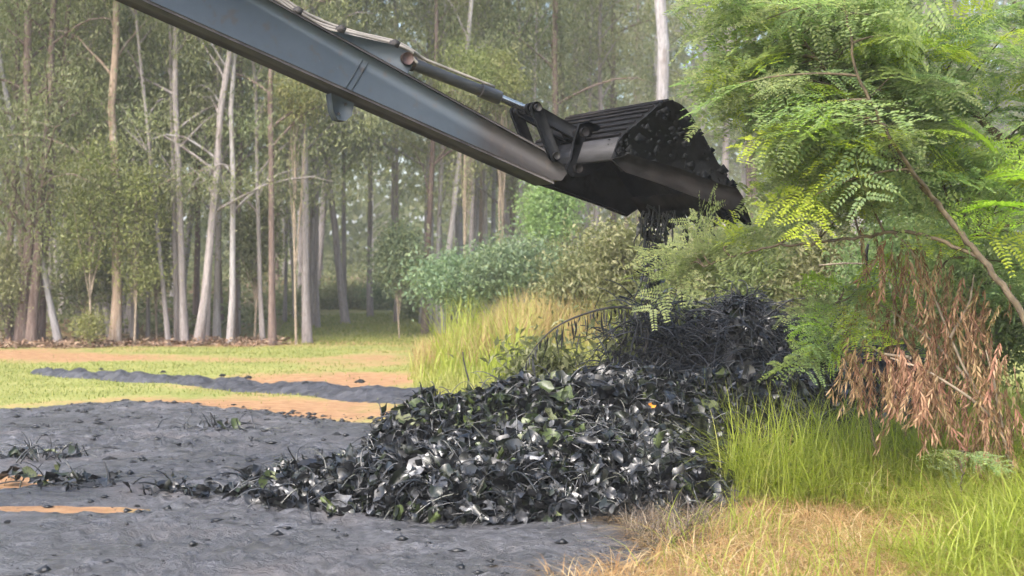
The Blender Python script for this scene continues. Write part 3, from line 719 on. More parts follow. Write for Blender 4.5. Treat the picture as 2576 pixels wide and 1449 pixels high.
# the blades that show largest: one object each
vis = np.where((P[:, 1] < 11.7))[0]; pick = gh.choice(vis, 300, replace=False)
greens = lambda p_: (p_[0] > -1.1 and p_[0] < .5 and p_[2] > .45 and gh.random() < .5) or gh.random() < .06
LM = [(mesh_np('leaf', v, [q, t], M['hy'], True), mesh_np('leaf', v, [q, t], M['hy_green'], True)) for v, q, t in LEAFV]
for j, i in enumerate(pick):
    o = link('leaf', LM[j % 14][1 if greens(P[i]) else 0]); Rm = frame(Nt[i:i + 1], gh)[0]; s = size[i] * 1.2
    o.matrix_world = Matrix.Translation(P[i] + N[i] * .05) @ Matrix(Rm.tolist()).to_4x4() @ Matrix.Diagonal((s, s, s, 1)); under(o, pile)
rest = np.setdiff1d(np.arange(len(P)), pick)
isg = np.array([greens(P[i]) for i in rest])
for sel, mt in ((rest[~isg], 'hy'), (rest[isg], 'hy_green')):
    V, fs = leaf_mass(P[sel], Nt[sel], size[sel], gh)
    o = tag(link('leaf_mass', mesh_np('leaf_mass', V, fs, M[mt], True)), kind='stuff'); under(o, pile)
o = tag(link('stem_mass', strands(5200, P[gh.permutation(len(P))[:5200]], N, gh, (.12, .38), (.003, .008), .5, .5).mesh('stem_mass', M['hy_stem'], True)), kind='stuff'); under(o, pile)
v, q, t = LEAFV[3]
o = link('leaf', mesh_np('leaf', v, [q, t], M['orange_leaf'], True)); o.location = at(1640, 1020, 10.55); o.scale = (.06,) * 3; o.rotation_euler = (.9, .2, .4); under(o, pile); o['label'] = 'bright orange dead leaf'

mound = link('reed_mound', None, None, (2.0, 12.6, 0)); tag(mound, 'black mound of sludge soaked reeds behind the leaf heap', 'reed mound')
core = heap_core('sludge_core', MOUND, None, .4, 4.2, 11.4, 13.8, M['core']); under(core, mound)
P2, N2 = heap_points(4600, MOUND, .5, 4.0, 11.6, 13.6, gh)
o = tag(link('reed_mass', strands(4600, P2, N2, gh, (.18, .55), (.003, .008), .55, .35).mesh('reed_mass', M['reed'], True)), kind='stuff'); under(o, mound)
V, fs = leaf_mass(P2[:1900], unit(N2[:1900] * .6 + gh.normal(0, .5, (1900, 3))), .07 + .08 * gh.random(1900), gh)
o = tag(link('leaf_mass', mesh_np('leaf_mass', V, fs, M['hy'], True)), kind='stuff'); under(o, mound)

# ------------------------------------------------------------------ loose weeds and clods on the mud
def clump(name, label, px, py, w, nl, ns, cat, green=.2, up=.3, group=None, ln=(.1, .35)):
    g2 = gnd(px, py); z = float(ground_h(*g2)) + .035; e_ = link(name, None, None, (g2[0], g2[1], z))
    P_ = np.column_stack((gh.normal(0, w / 2, max(nl, ns)), gh.normal(0, w / 3, max(nl, ns)), .03 * gh.random(max(nl, ns)))); N_ = np.tile((0, 0, 1.0), (len(P_), 1))
    if ns: link('stem_mass', strands(ns, P_, N_, gh, ln, (.004, .009), .35, up).mesh('stem_mass', M['hy_stem'], True), e_)['kind'] = 'stuff'
    for i in range(nl):
        o = link('leaf', LM[i % 14][1 if gh.random() < green else 0], e_); Rm = frame(unit(N_[i:i + 1] * .5 + gh.normal(0, .6, (1, 3))), gh)[0]; s = .07 + .07 * gh.random()
        o.matrix_local = Matrix.Translation(P_[i] + (0, 0, .04)) @ Matrix(Rm.tolist()).to_4x4() @ Matrix.Diagonal((s, s, s, 1))
    tag(e_, label, cat, group)
clump('weed_clump', 'tangle of pale and dark weed stalks at the left edge of the mud', 70, 1168, .42, 16, 60, 'weed clump', .5, .9)
clump('weed_clump', 'small clump of green and black leaves on mud near the orange earth', 95, 1225, .28, 14, 16, 'weed clump', .6)
clump('weed_clump', 'scattered black weed scraps right of the green leaf clump', 230, 1238, .42, 16, 30, 'weed clump', .05)
clump('weed_clump', 'flat spray of dark twigs lying alone on the far mud', 552, 1092, .46, 8, 60, 'weed clump', .2, .5)
clump('weed_clump', 'black curled leaves on mud just left of the heap', 440, 1258, .32, 20, 24, 'weed clump', 0)
clump('weed_clump', 'black weed tuft beside the left tip of the heap', 548, 1268, .25, 12, 16, 'weed clump', 0)
g3 = np.random.default_rng(31)
def rock(seed):
    gg = np.random.default_rng(seed); b = []
    th = np.linspace(0, 2 * math.pi, 9, endpoint=False); V = [(0, 0, .6)]
    for r, z in ((.55, .45), (1, .05), (.9, -.3)):
        for t_ in th: V.append((r * math.cos(t_) * (1 + .3 * gg.normal()), r * math.sin(t_) * (1 + .3 * gg.normal()), z + .12 * gg.normal()))
    T = [(0, 1 + i, 1 + (i + 1) % 9) for i in range(9)]; Q = [(1 + k * 9 + i, 10 + k * 9 + i, 10 + k * 9 + (i + 1) % 9, 1 + k * 9 + (i + 1) % 9) for k in range(2) for i in range(9)]
    return mesh_np('clod', np.array(V), [np.array(T), np.array(Q)], M['core'], True)
RK = [rock(500 + i) for i in range(5)]
for i, (px, py, s) in enumerate([(277, 1170, 17), (336, 1180, 16), (255, 1100, 9), (110, 1380, 10), (470, 1290, 9), (640, 1340, 9), (430, 1190, 8), (515, 1160, 9), (160, 1120, 7), (600, 1210, 9), (350, 1390, 9), (520, 1380, 11), (250, 1340, 8),
                                 (760, 1390, 10), (30, 1075, 11), (240, 1062, 9), (395, 1110, 7), (300, 1215, 10), (845, 1105, 12), (80, 1440, 9), (700, 1430, 9), (410, 1330, 8), (560, 1330, 8), (20, 1330, 9), (345, 1290, 9)]):
    g2 = gnd(px, py); o = link('clod', RK[i % 5], None, (g2[0], g2[1], float(ground_h(*g2)) + .045)); k = s / F * g2[1]
    o.scale = (k, k * .9, k * .8); o.rotation_euler.z = i * 1.7
    if i == 0: tag(o, 'larger black clod in the middle of the mud, left of a similar one', 'clod', 'clods on the mud')
    elif i == 1: tag(o, 'larger black clod in the middle of the mud, right of a similar one', 'clod', 'clods on the mud')
    else: tag(o, 'small black clod of sludge lying on the grey mud', 'clod', 'clods on the mud')
for i, (px, py, s) in enumerate([(625, 972, 14), (770, 990, 15), (905, 985, 18), (255, 951, 10), (410, 958, 11), (560, 966, 12)]):
    g2 = gnd(px, py); o = link('clod', RK[i % 5], None, (g2[0], g2[1], float(ground_h(*g2)) + .13)); k = s / F * g2[1] / 1.5
    o.scale = (k, k, k * .9); o.rotation_euler.z = i; tag(o, 'dark clod sitting on the ridge of sludge behind', 'clod', 'clods on the ridge')

# ------------------------------------------------------------------ excavator: stick, cylinder, linkage, bucket
ANG = math.radians(30); Hd = np.array((math.cos(ANG), math.sin(ANG))); Ld = np.array((math.sin(ANG), -math.cos(ANG)))
P0 = at(1430, 405, 10.7)
def uz(px, py, off):
    kx = (px - HX) / F; c = P0[:2] @ Ld + off
    Y = c / (kx * Ld[0] + Ld[1]); pt = np.array((kx * Y, Y)); return np.array(((pt - P0[:2]) @ Hd, CH - (py - HY) / F * Y))
exc = link('excavator', None, None, (P0[0], P0[1], 0)); exc.rotation_euler.z = ANG
tag(exc, 'slate grey excavator arm with black bucket reaching in from upper left', 'excavator')

def paint(name):
    m, t, p, out = nt(name)
    n = noise(t, 2.2, 5); n2 = noise(t, 14, 4); n3 = noise(t, 60, 2)
    tc = t.nodes.new('ShaderNodeTexCoord'); sp = t.nodes.new('ShaderNodeSeparateXYZ'); t.links.new(tc.outputs['Object'], sp.inputs[0])
    c = ramp(t, n, [(.3, (.036, .046, .056)), (.7, (.047, .058, .069))])
    dirt = math_(t, 'ADD', math_(t, 'MULTIPLY', math_(t, 'ADD', sp.outputs[0], 1.35), 1.1), math_(t, 'MULTIPLY', math_(t, 'SUBTRACT', n, .5), 1.3))
    c = mixc(t, ramp(t, dirt, [(.2, (0, 0, 0)), (.75, (.95, .95, .95))]), c, (.026, .023, .022))
    c = mixc(t, ramp(t, n2, [(.60, (0, 0, 0)), (.70, (.55, .55, .55))]), c, (.055, .042, .034))
    c = mixc(t, ramp(t, n3, [(.76, (0, 0, 0)), (.80, (.8, .8, .8))]), c, (.30, .30, .30))
    t.links.new(c, p.inputs['Base Color']); p.inputs['Roughness'].default_value = .42; p.inputs['Specular IOR Level'].default_value = .22
    g_ = t.nodes.new('ShaderNodeMapRange'); g_.inputs[3].default_value = .42; g_.inputs[4].default_value = .75; t.links.new(n2, g_.inputs[0]); t.links.new(g_.outputs[0], p.inputs['Roughness'])
    bump(t, p, n2, .12, .01); return m
M['paint'] = paint('slate_paint')
M['flange'] = plain('worn_dark_paint', (.034, .031, .030), .65, .5, 5, .2)
M['rust'] = plain('rusty_steel', (.045, .025, .021), .65, .5, 9, .4)
M['cyl'] = plain('dirty_cylinder_paint', (.10, .092, .092), .5, .45, 6, .5, 0, 0, (.5, 4, 4))
M['chrome'] = plain('chrome_rod', (.60, .60, .62), .22, .1, 6, .5, 0, .9)
M['hose'] = plain('rubber_hose', (.20, .18, .155), .6, .4, 8)
M['bucket'] = plain('black_muddy_steel', (.0045, .005, .006), .7, .8, 9, .12, .015)
M['bucket_worn'] = plain('worn_brown_steel', (.011, .0095, .0095), .75, .8, 6, .12, .008)
M['bucket_plate'] = plain('scuffed_grey_steel', (.014, .0135, .0155), .7, .9, 9, .5, .004, 0, (1, .4, 3))

SW = .12
top_px = [(673, 0), (800, 67), (859, 103), (1002, 183), (1149, 260), (1292, 340), (1385, 390)]
bot_px = [(390, 0), (567, 87), (767, 180), (859, 222), (1025, 300), (1192, 370), (1342, 433), (1415, 458)]
top = np.array([uz(*p_, SW) for p_ in top_px]); bot = np.array([uz(*p_, SW) for p_ in bot_px])
kt = np.polyfit(top[:, 0], top[:, 1], 1); kb = np.polyfit(bot[:, 0], bot[:, 1], 1)
u0 = min(top[0, 0], bot[0, 0]) - 1.6; u1 = top[-1, 0]
T_ = lambda u: np.polyval(kt, u)
B_ = lambda u: np.polyval(kb, u)
NOSE = np.array([(u1, T_(u1)), (u1 + .10, T_(u1) - .06), (u1 + .15, (T_(u1) + B_(u1)) / 2 - .03), (u1 + .10, B_(u1) - .0), (u1, B_(u1))])
b = MB(); prof = [(u0, B_(u0)), (u0, T_(u0))] + [tuple(q) for q in NOSE]
b.prism(prof, -SW, SW)
stick = link('stick', b.mesh('stick', M['paint']), exc)
# flange strips proud of the side plates, weld seam
b = MB()
def strip(b, f, ua, ub, th, y0, y1, dz=0):
    us = np.linspace(ua, ub, 8); P_ = [(u, f(u) + dz) for u in us] + [(u, f(u) + dz - th) for u in us[::-1]]; b.prism(P_, y0, y1)
strip(b, lambda u: B_(u), u0, u1 + .02, .022, -SW - .018, SW + .018, -.001)
link('bottom_flange', b.mesh('bottom_flange', M['flange']), stick)
b = MB(); strip(b, lambda u: T_(u), u0, u1 - .05, .018, -SW - .012, SW + .012, .0195)
link('top_flange', b.mesh('top_flange', M['flange']), stick)
sa = uz(912, 150, SW); sb = uz(870, 222, SW); sc_ = uz(926, 158, SW); sd2 = uz(884, 228, SW)
b = MB()
for (p_, q_) in ((sa, sb), (sc_, sd2)):
    b.tube(np.array([(p_[0], -SW - .001, p_[1]), (q_[0], -SW - .001, q_[1])]), .004, 6)
link('weld_seam', b.mesh('weld_seam', M['paint'], True), stick)
# lug under the stick
b = MB(); lg = [uz(*p_, 0) for p_ in [(826, 236), (884, 262), (878, 292), (862, 306), (842, 302), (832, 280)]]
b.prism(lg, -.05, .05); link('lug', b.mesh('lug', M['paint']), stick)
# cylinder mount on top of the stick
b = MB(); br = [uz(*p_, 0.03) for p_ in [(800, 75), (880, 92), (975, 114), (1018, 132), (1030, 165), (1015, 192)]]
for y in (-.085, .065): b.prism(br, y, y + .022)
mount = link('cylinder_mount', b.mesh('cylinder_mount', M['paint']), exc)
b = MB(); c_ = uz(1008, 152, 0); b.tube(np.array([(c_[0], -.12, c_[1]), (c_[0], .12, c_[1])]), .045, 14); link('mount_pin', b.mesh('mount_pin', M['rust'], True), mount)
# cylinder
ca = uz(1010, 150, 0); cb = uz(1256, 246, 0); cr_ = uz(1322, 274, 0)
def seg(a_, b_, t0, t1, n=2): return np.array([(a_[0] + (b_[0] - a_[0]) * t, 0, a_[1] + (b_[1] - a_[1]) * t) for t in np.linspace(t0, t1, n)])
b = MB(); b.tube(seg(ca, cb, .06, .97), .044, 20); cyl = link('cylinder', b.mesh('cylinder', M['cyl'], True), exc)
b = MB(); b.tube(seg(ca, cb, .80, 1.0), .052, 20); link('gland', b.mesh('gland', M['cyl'], True), cyl)
b = MB(); b.tube(seg(ca, cb, -.03, .12), .054, 16); link('end_cap', b.mesh('end_cap', M['rust'], True), cyl)
b = MB(); b.tube(seg(cb, cr_, -.1, .95), .030, 16); link('rod', b.mesh('rod', M['chrome'], True), cyl)
b = MB(); d_ = seg(ca, cb, .12, .95, 8); d_[:, 2] += .066; d_[0, 2] += .02; b.tube(d_, .012, 8); link('oil_pipe', b.mesh('oil_pipe', M['hose'], True), cyl)
# hoses
for k, (y, pts) in enumerate([(.02, [(560, -80), (690, -12), (745, 28), (800, 60), (880, 83), (985, 107), (1035, 128), (1062, 158)]), (-.045, [(560, -76), (690, -6), (742, 36), (800, 67), (880, 90), (985, 116), (1030, 138), (1050, 160)]),
                              (.07, [(560, -88), (690, -20), (760, 30), (830, 62), (900, 84), (1000, 105), (1050, 135), (1075, 168)])]):
    q_ = np.array([uz(p_[0], p_[1], -y) for p_ in pts]); tt = np.linspace(0, len(pts) - 1, 40)
    Q = np.column_stack((np.interp(tt, range(len(pts)), q_[:, 0]), np.full(40, y), np.interp(tt, range(len(pts)), q_[:, 1])))
    for _ in range(3): Q[1:-1] = (Q[:-2] + 2 * Q[1:-1] + Q[2:]) / 4
    b = MB(); b.tube(Q, .014, 8); link('hose', b.mesh('hose', M['hose'], True), exc)
for px, py in ((742, 32), (850, 78), (985, 114)):
    c_ = uz(px, py, 0); bb = MB(); bb.box((c_[0], .01, c_[1]), (.045, .19, .05), Matrix.Rotation(math.radians(28), 3, 'Y')); link('hose_clamp', bb.mesh('hose_clamp', M['flange']), exc)
for px, py in ((868, 262), (850, 286)):
    c_ = uz(px, py, 0.05); bb = MB(); bb.tube(np.array([(c_[0], -.062, c_[1]), (c_[0], -.05, c_[1])]), .011, 8); link('bolt', bb.mesh('bolt', M['flange']), exc)
# linkage
def bar(name, a_, b_, w, y0, y1, mat, parent):
    a_ = np.array(a_); b_ = np.array(b_); d = unit(b_ - a_); n_ = np.array((-d[1], d[0])); P_ = []
    for c_, s_ in ((b_, 1), (a_, -1)):
        for t_ in np.linspace(-math.pi / 2, math.pi / 2, 7): P_.append(c_ + s_ * (d * math.cos(t_) + n_ * math.sin(t_)) * w)
    bb = MB(); bb.prism(P_, y0, y1); return link(name, bb.mesh(name, M[mat]), parent)
lp = uz(1322, 276, 0); sp_ = uz(1368, 396, 0); ep = uz(1432, 338, 0)
lkage = bar('guide_link', lp, sp_, .046, -.165, -.135, 'bucket', exc); bar('guide_link', lp, sp_, .046, .135, .165, 'bucket', exc)
bl = bar('bucket_link', lp, ep, .045, -.10, -.05, 'bucket', exc); bar('bucket_link', lp, ep, .045, .05, .10, 'bucket', exc)
for c_ in (lp, sp_):
    b = MB(); b.tube(np.array([(c_[0], -.19, c_[1]), (c_[0], .19, c_[1])]), .028, 14); link('pin', b.mesh('pin', M['flange'], True), exc)
# bucket
BW = .65
bp = lambda L_: np.array([uz(*p_, BW) for p_ in L_])
shell_px = [(1537, 400), (1555, 345), (1590, 318), (1631, 285), (1655, 262), (1677, 252), (1700, 257), (1720, 271), (1746, 307), (1777, 362), (1806, 419), (1838, 462), (1862, 506)]
SP = bp(shell_px)
bucket = link('bucket', None, exc)
def shell_mesh(P2, th, y0, y1):
    n_ = len(P2); d = np.gradient(P2, axis=0); d = unit(d); nn = np.column_stack((d[:, 1], -d[:, 0])); inner = P2 + nn * th
    bb = MB(); V = []
    for y in (y0, y1):
        for arr in (P2, inner): V.append(np.column_stack((arr[:, 0], np.full(n_, y), arr[:, 1])))
    V = np.concatenate(V); i = np.arange(n_ - 1)
    Q = np.concatenate([np.stack((i, i + 1, 2 * n_ + i + 1, 2 * n_ + i), -1), np.stack((n_ + i, 3 * n_ + i, 3 * n_ + i + 1, n_ + i + 1), -1), np.stack((i, n_ + i, n_ + i + 1, i + 1), -1), np.stack((2 * n_ + i, 2 * n_ + i + 1, 3 * n_ + i + 1, 3 * n_ + i), -1),
                        np.array([(0, 2 * n_, 3 * n_, n_), (n_ - 1, 2 * n_ - 1, 4 * n_ - 1, 3 * n_ - 1)])])
    bb.add(V, Q); return bb
def dense(P2, k=4):
    tt = np.linspace(0, len(P2) - 1, (len(P2) - 1) * k + 1); Q = np.column_stack([np.interp(tt, range(len(P2)), P2[:, j]) for j in (0, 1)])
    for _ in range(4): Q[1:-1] = (Q[:-2] + 2 * Q[1:-1] + Q[2:]) / 4
    return Q
SPd = dense(SP)
link('shell', shell_mesh(SPd[3:], .022, -BW, BW).mesh('shell', M['bucket'], True), bucket)
link('back_plate', shell_mesh(dense(SP[:2], 2), .03, -BW + .003, BW - .003).mesh('back_plate', M['bucket_plate']), bucket)
side_in = [(1537, 402), (1560, 428), (1637, 452), (1752, 495), (1820, 524), (1858, 508)]
SI = bp(side_in)
for y0, y1 in ((-BW - .022, -BW), (BW, BW + .022)):
    bb = MB(); bb.prism(list(SPd) + [tuple(q) for q in SI[::-1][1:-1]], y0, y1); link('side_plate', bb.mesh('side_plate', M['bucket']), bucket)
    band = bp([(1531, 402), (1572, 388), (1700, 424), (1790, 458), (1846, 474), (1866, 505), (1828, 532), (1752, 500), (1637, 458), (1566, 434)])
    yy = (y0 - .02, y0 - .001) if y0 < 0 else (y1 + .001, y1 + .02)
    bb = MB(); bb.prism(band, *yy); link('side_cutter', bb.mesh('side_cutter', M['bucket_worn']), bucket)
# wear straps over the shell, lip and teeth
lipd = unit(SP[-1] - SP[-3]); lip = SP[-1]
bb = MB(); nl_ = np.array((lipd[1], -lipd[0])); pl = [lip - lipd * .12 - nl_ * .012, lip + lipd * .05 - nl_ * .012, lip + lipd * .05 + nl_ * .036, lip - lipd * .12 + nl_ * .036]
bb.prism(pl, -BW - .005, BW + .005); link('lip', bb.mesh('lip', M['bucket_worn']), bucket)
for k in range(7):
    y = -BW + .06 + k * (2 * BW - .12) / 6; a_ = lip + lipd * .02
    pt = [a_ - nl_ * .03, a_ + lipd * .09 - nl_ * .025, a_ + lipd * .20 + nl_ * .005, a_ + lipd * .20 + nl_ * .018, a_ + lipd * .09 + nl_ * .05, a_ + nl_ * .055]
    bb = MB(); bb.prism(pt, y - .035, y + .035); link('tooth', bb.mesh('tooth', M['bucket']), bucket)
nrm = np.gradient(SPd, axis=0); nrm = unit(np.column_stack((nrm[:, 1], -nrm[:, 0])))
for k in range(5, 24, 2):
    c_ = SPd[k] - nrm[k] * .004; d_ = unit(SPd[k + 1] - SPd[k - 1]); w_ = .012
    bb = MB(); bb.prism([c_ - d_ * w_, c_ - d_ * w_ * .5 - nrm[k] * .012, c_ + d_ * w_ * .5 - nrm[k] * .012, c_ + d_ * w_], -BW + .01, BW - .01); link('rib', bb.mesh('rib', M['bucket_worn']), bucket)
hp = uz(1416, 428, 0); e1 = uz(1470, 345, 0); e2 = uz(1480, 405, 0)
for y in (-.19, .16):
    bb = MB(); ear = [uz(*p_, 0) for p_ in [(1392, 428), (1404, 405), (1414, 350), (1424, 318), (1446, 312), (1500, 330), (1516, 352), (1500, 412), (1440, 446), (1404, 448)]]
    bb.prism(ear, y, y + .03); link('ear', bb.mesh('ear', M['bucket']), bucket)
for c_ in (hp, ep):
    bb = MB(); bb.tube(np.array([(c_[0], -.23, c_[1]), (c_[0], .23, c_[1])]), .034, 16); link('pin', bb.mesh('pin', M['bucket_worn'], True), bucket)
gm = np.random.default_rng(55); bb = MB(); OC = np.array([(1, 0, 0), (0, 1, 0), (-1, 0, 0), (0, -1, 0), (0, 0, 1), (0, 0, -1)], float); OCF = [(0, 1, 4), (1, 2, 4), (2, 3, 4), (3, 0, 4), (1, 0, 5), (2, 1, 5), (3, 2, 5), (0, 3, 5)]
for k in range(300):
    i_ = int(gm.integers(3, len(SPd) - 2)); r_ = .006 + .022 * gm.random() ** 2.5
    if k % 2: c_ = np.array((SPd[i_, 0], (gm.random() * 2 - 1) * BW, SPd[i_, 1]))
    else:
        j_ = int(gm.integers(0, len(SI))); w_ = gm.random(); q_ = SPd[i_] * (1 - w_) + SI[j_] * w_; c_ = np.array((q_[0], -BW - .024, q_[1]))
    sc3 = np.array((1.6, 1.6, .45)) if k % 2 else np.array((1.8, .12, 1.6))
    bb.add(OC * r_ * sc3 * (1 + .3 * gm.normal(0, 1, (6, 1))) + c_, OCF)
link('caked_mud', bb.mesh('caked_mud', M['bucket'], True), bucket)['kind'] = 'stuff'
# boom outside the picture that carries the stick
u_ = u0 + .25; bm0 = np.array((u_, (T_(u_) + B_(u_)) / 2)); bb = MB()
bpts = [bm0 + (.2, .22), bm0 + (.28, -.1), bm0 + (-.6, -.35), bm0 + (-3.2, -2.4), bm0 + (-3.7, -2.1), bm0 + (-.9, .25)]
for y in (-.22, .17): bb.prism(bpts, y, y + .05)
bb.prism([bm0 + (-.55, -.3), bm0 + (-.85, .2), bm0 + (-3.6, -2.05), bm0 + (-3.25, -2.3)], -.168, .168)
link('boom', bb.mesh('boom', M['paint']), exc)

# ------------------------------------------------------------------ weeds falling from the bucket
fw = link('falling_weeds', None, None, tuple(at(1648, 720, 11.3)))
b = MB(); gg = np.random.default_rng(41)
for i in range(64):
    px = 1650 + gg.normal(0, 24); y0 = 515 + 150 * gg.random() ** 1.3; l = 25 + 120 * gg.random() ** 1.6; Yd = 11.2 + gg.normal(0, .12)
    dr, wv = gg.normal(0, 14), gg.normal(0, 5); t = np.linspace(0, 1, 7); pts = [at(px + dr * tt + wv * math.sin(4 * tt) + gg.normal(0, .6), y0 + l * tt, Yd) - np.array(fw.location) for tt in t]
    b.tube(pts, (.003 + .006 * gg.random()) * np.array((1, 1.2, .8, 1, .7, .6, .3)), 4, False)
link('strand_mass', b.mesh('strand_mass', M['reed'], True), fw)['kind'] = 'stuff'
for k in range(46):                      # scraps caught on the lip and teeth
    y = (gg.random() * 2 - 1) * BW; a_ = lip + lipd * (.02 + .14 * gg.random()); w_ = P0[:2] + Hd * a_[0] - Ld * y
    l_ = .05 + .22 * gg.random() ** 2; q0 = np.array((w_[0], w_[1], a_[1])) - np.array(fw.location)
    b2 = MB() if k == 0 else b2; b2.tube([q0 + np.array((gg.normal(0, .012), gg.normal(0, .012), -l_ * t_)) for t_ in np.linspace(0, 1, 5)], .004 + .008 * gg.random(), 4, False)
link('hanging_scrap_mass', b2.mesh('hanging_scrap_mass', M['reed'], True), fw)['kind'] = 'stuff'
for i in range(40):
    o = link('leaf', LM[i % 14][0], fw); s = .05 + .08 * gg.random(); y_ = 540 + 215 * gg.random() ** .7
    p_ = at(1640 + gg.normal(0, 17), y_, 11.2 + gg.normal(0, .1)) - np.array(fw.location)
    o.matrix_local = Matrix.Translation(p_) @ Matrix.Rotation(gg.random() * 6, 4, Vector(gg.normal(0, 1, 3))) @ Matrix.Diagonal((s, s, s, 1))
tag(fw, 'dark strings of wet weed dropping from the bucket teeth', 'falling weeds')

# ------------------------------------------------------------------ dark stained plants beside the heap
def arch(name, label, pts, cat, leaf=.16, mat='dark_stem', step=.05, lm='reed', droop=1.6, both=True):
    q_ = np.array([at(*p_) for p_ in pts]); o0 = q_[0].copy(); o0[2] = float(ground_h(o0[0], o0[1])); t_ = link(name, None, None, tuple(o0))
    tt = np.linspace(0, len(pts) - 1, 24); Q = np.column_stack([np.interp(tt, range(len(pts)), q_[:, j]) for j in range(3)]) - o0
    for _ in range(3): Q[1:-1] = (Q[:-2] + 2 * Q[1:-1] + Q[2:]) / 4
    b_ = MB(); b_.tube(Q, np.linspace(.016, .005, 24), 6); link('stem', b_.mesh('stem', M[mat], True), t_)
    C = []; D = []; s = 3
    dd = np.concatenate(([0], np.cumsum(np.linalg.norm(np.diff(Q, axis=0), axis=1))))
    for d_ in np.arange(dd[-1] * .25, dd[-1], step):
        p_ = np.array([np.interp(d_, dd, Q[:, j]) for j in range(3)])
        for sg in (gg.choice((-1, 1)),):
            C.append(p_); D.append((gg.normal(0, .25), sg * .3 + gg.normal(0, .2), -droop + gg.normal(0, .2)))
    C = np.array(C); D = np.array(D); V, f = leaf_quads(C, D, gg.normal(0, .3, (len(C), 3)) + (0, -1, 0), leaf * (.25 + 1.0 * gg.random(len(C)) ** 1.5), .013 + .010 * gg.random(len(C)))
    for i in range(len(C)): link('leaflet', mesh_np('leaflet', V[4 * i:4 * i + 4], [np.array([(0, 1, 2, 3)])], M[lm]), t_)
    tag(t_, label, cat); return t_
arch('arching_frond', 'dark arching frond with hanging leaflets at the left of the mound', [(1620, 900, 12.1), (1640, 800, 12.1), (1590, 772, 12.0), (1530, 772, 12.0), (1460, 792, 12.0), (1400, 818, 12.0), (1355, 860, 12.0), (1325, 905, 12.0)], 'frond', .24, step=.03)
arch('drooping_frond', 'dark frond hanging over the middle of the weed bank', [(1690, 930, 12.3), (1680, 820, 12.3), (1640, 790, 12.2), (1590, 820, 12.2), (1560, 870, 12.2)], 'frond', .14)
def stalk(name, label, pts, r, mat, cat='stem'):
    q_ = np.array([at(*p_) for p_ in pts]); tt = np.linspace(0, len(pts) - 1, 20); o0 = q_[0].copy()
    Q = np.column_stack([np.interp(tt, range(len(pts)), q_[:, j]) for j in range(3)]) - o0
    for _ in range(2): Q[1:-1] = (Q[:-2] + 2 * Q[1:-1] + Q[2:]) / 4
    b_ = MB(); b_.tube(Q, np.linspace(r, r * .6, 20) * (1 + .15 * gg.normal(0, 1, 20)), 7); tag(link(name, b_.mesh(name, M[mat], True), None, tuple(o0)), label, cat)
stalk('bent_stick', 'black bent stick standing up right of the mound', [(2060, 900, 11.9), (2085, 830, 11.9), (2125, 770, 11.9), (2165, 720, 11.9), (2182, 670, 11.9), (2178, 640, 11.9), (2184, 614, 11.9)], .019, 'dark_stem', 'stick')
stalk('bare_twig', 'thin dark twig reaching left to right over the mound', [(1880, 820, 12.3), (1945, 785, 12.3), (1990, 750, 12.3), (2060, 752, 12.3), (2090, 752, 12.3)], .008, 'dark_stem', 'twig')
stalk('pale_twig', 'pale thin horizontal twig behind the bent black stick', [(2060, 668, 12.6), (2120, 662, 12.6), (2200, 664, 12.6), (2240, 700, 12.5), (2260, 900, 12.4)], .008, 'twig_grey', 'twig')
stalk('curled_shoot', 'small dark curled shoot in the bright grass left of heap', [(1180, 960, 14.5), (1172, 930, 14.5), (1166, 905, 14.5), (1164, 885, 14.5)], .010, 'dark_stem')
tg = link('twig_tangle', None, None, tuple(at(1640, 900, 12.3)))
n = 420; Pt = np.array([at(1635 + 62 * gg.normal(), 850 + 60 * gg.normal(), 12.35 + .2 * gg.normal()) for _ in range(n)]); Pt[:, 2] = np.maximum(Pt[:, 2], .25)
link('strand_mass', strands(n, Pt - np.array(tg.location), np.tile((0, 0, 1.0), (n, 1)), gg, (.12, .5), (.003, .008), .35, .4).mesh('strand_mass', M['reed'], True), tg)['kind'] = 'stuff'
tag(tg, 'tangle of dark wet twigs under the falling weeds left of the mound', 'twig tangle')
p = scatter_xy(3500, .15, 1.15, 13.0, 14.6, 205, .3)
grass('lush_grass', 'bright lime green grass showing behind the arching frond', p, (.35, .8), (.010, .02), (.2, .7), 'grass', 4)
for i, (px, Y, pt, pb, hw, mt, lab) in enumerate([(1390, 12.7, 880, 970, 60, 'shrub', 'stained leafy weed just above the leaf heap, left one'), (1590, 12.5, 840, 960, 60, 'shrub', 'stained leafy weed above the leaf heap, middle one'),
                                   (1690, 12.9, 740, 930, 60, 'shrub', 'stained twiggy weed under the falling strands'), (1350, 12.8, 900, 980, 55, 'shrub', 'low stained weed at the left top of the heap')]):
    x = (px - HX) / F * Y; zg = float(ground_h(x, Y))
    shrub('weed_plant', lab, 'weed', px, Y, max(.05, zof(pb, Y) - zg), zof(pt, Y) - zg, hw / F * Y, 900, mt, (.06, .06), 'dark_stem', tufts=22, trunk_r=.008, seed=60 + i)

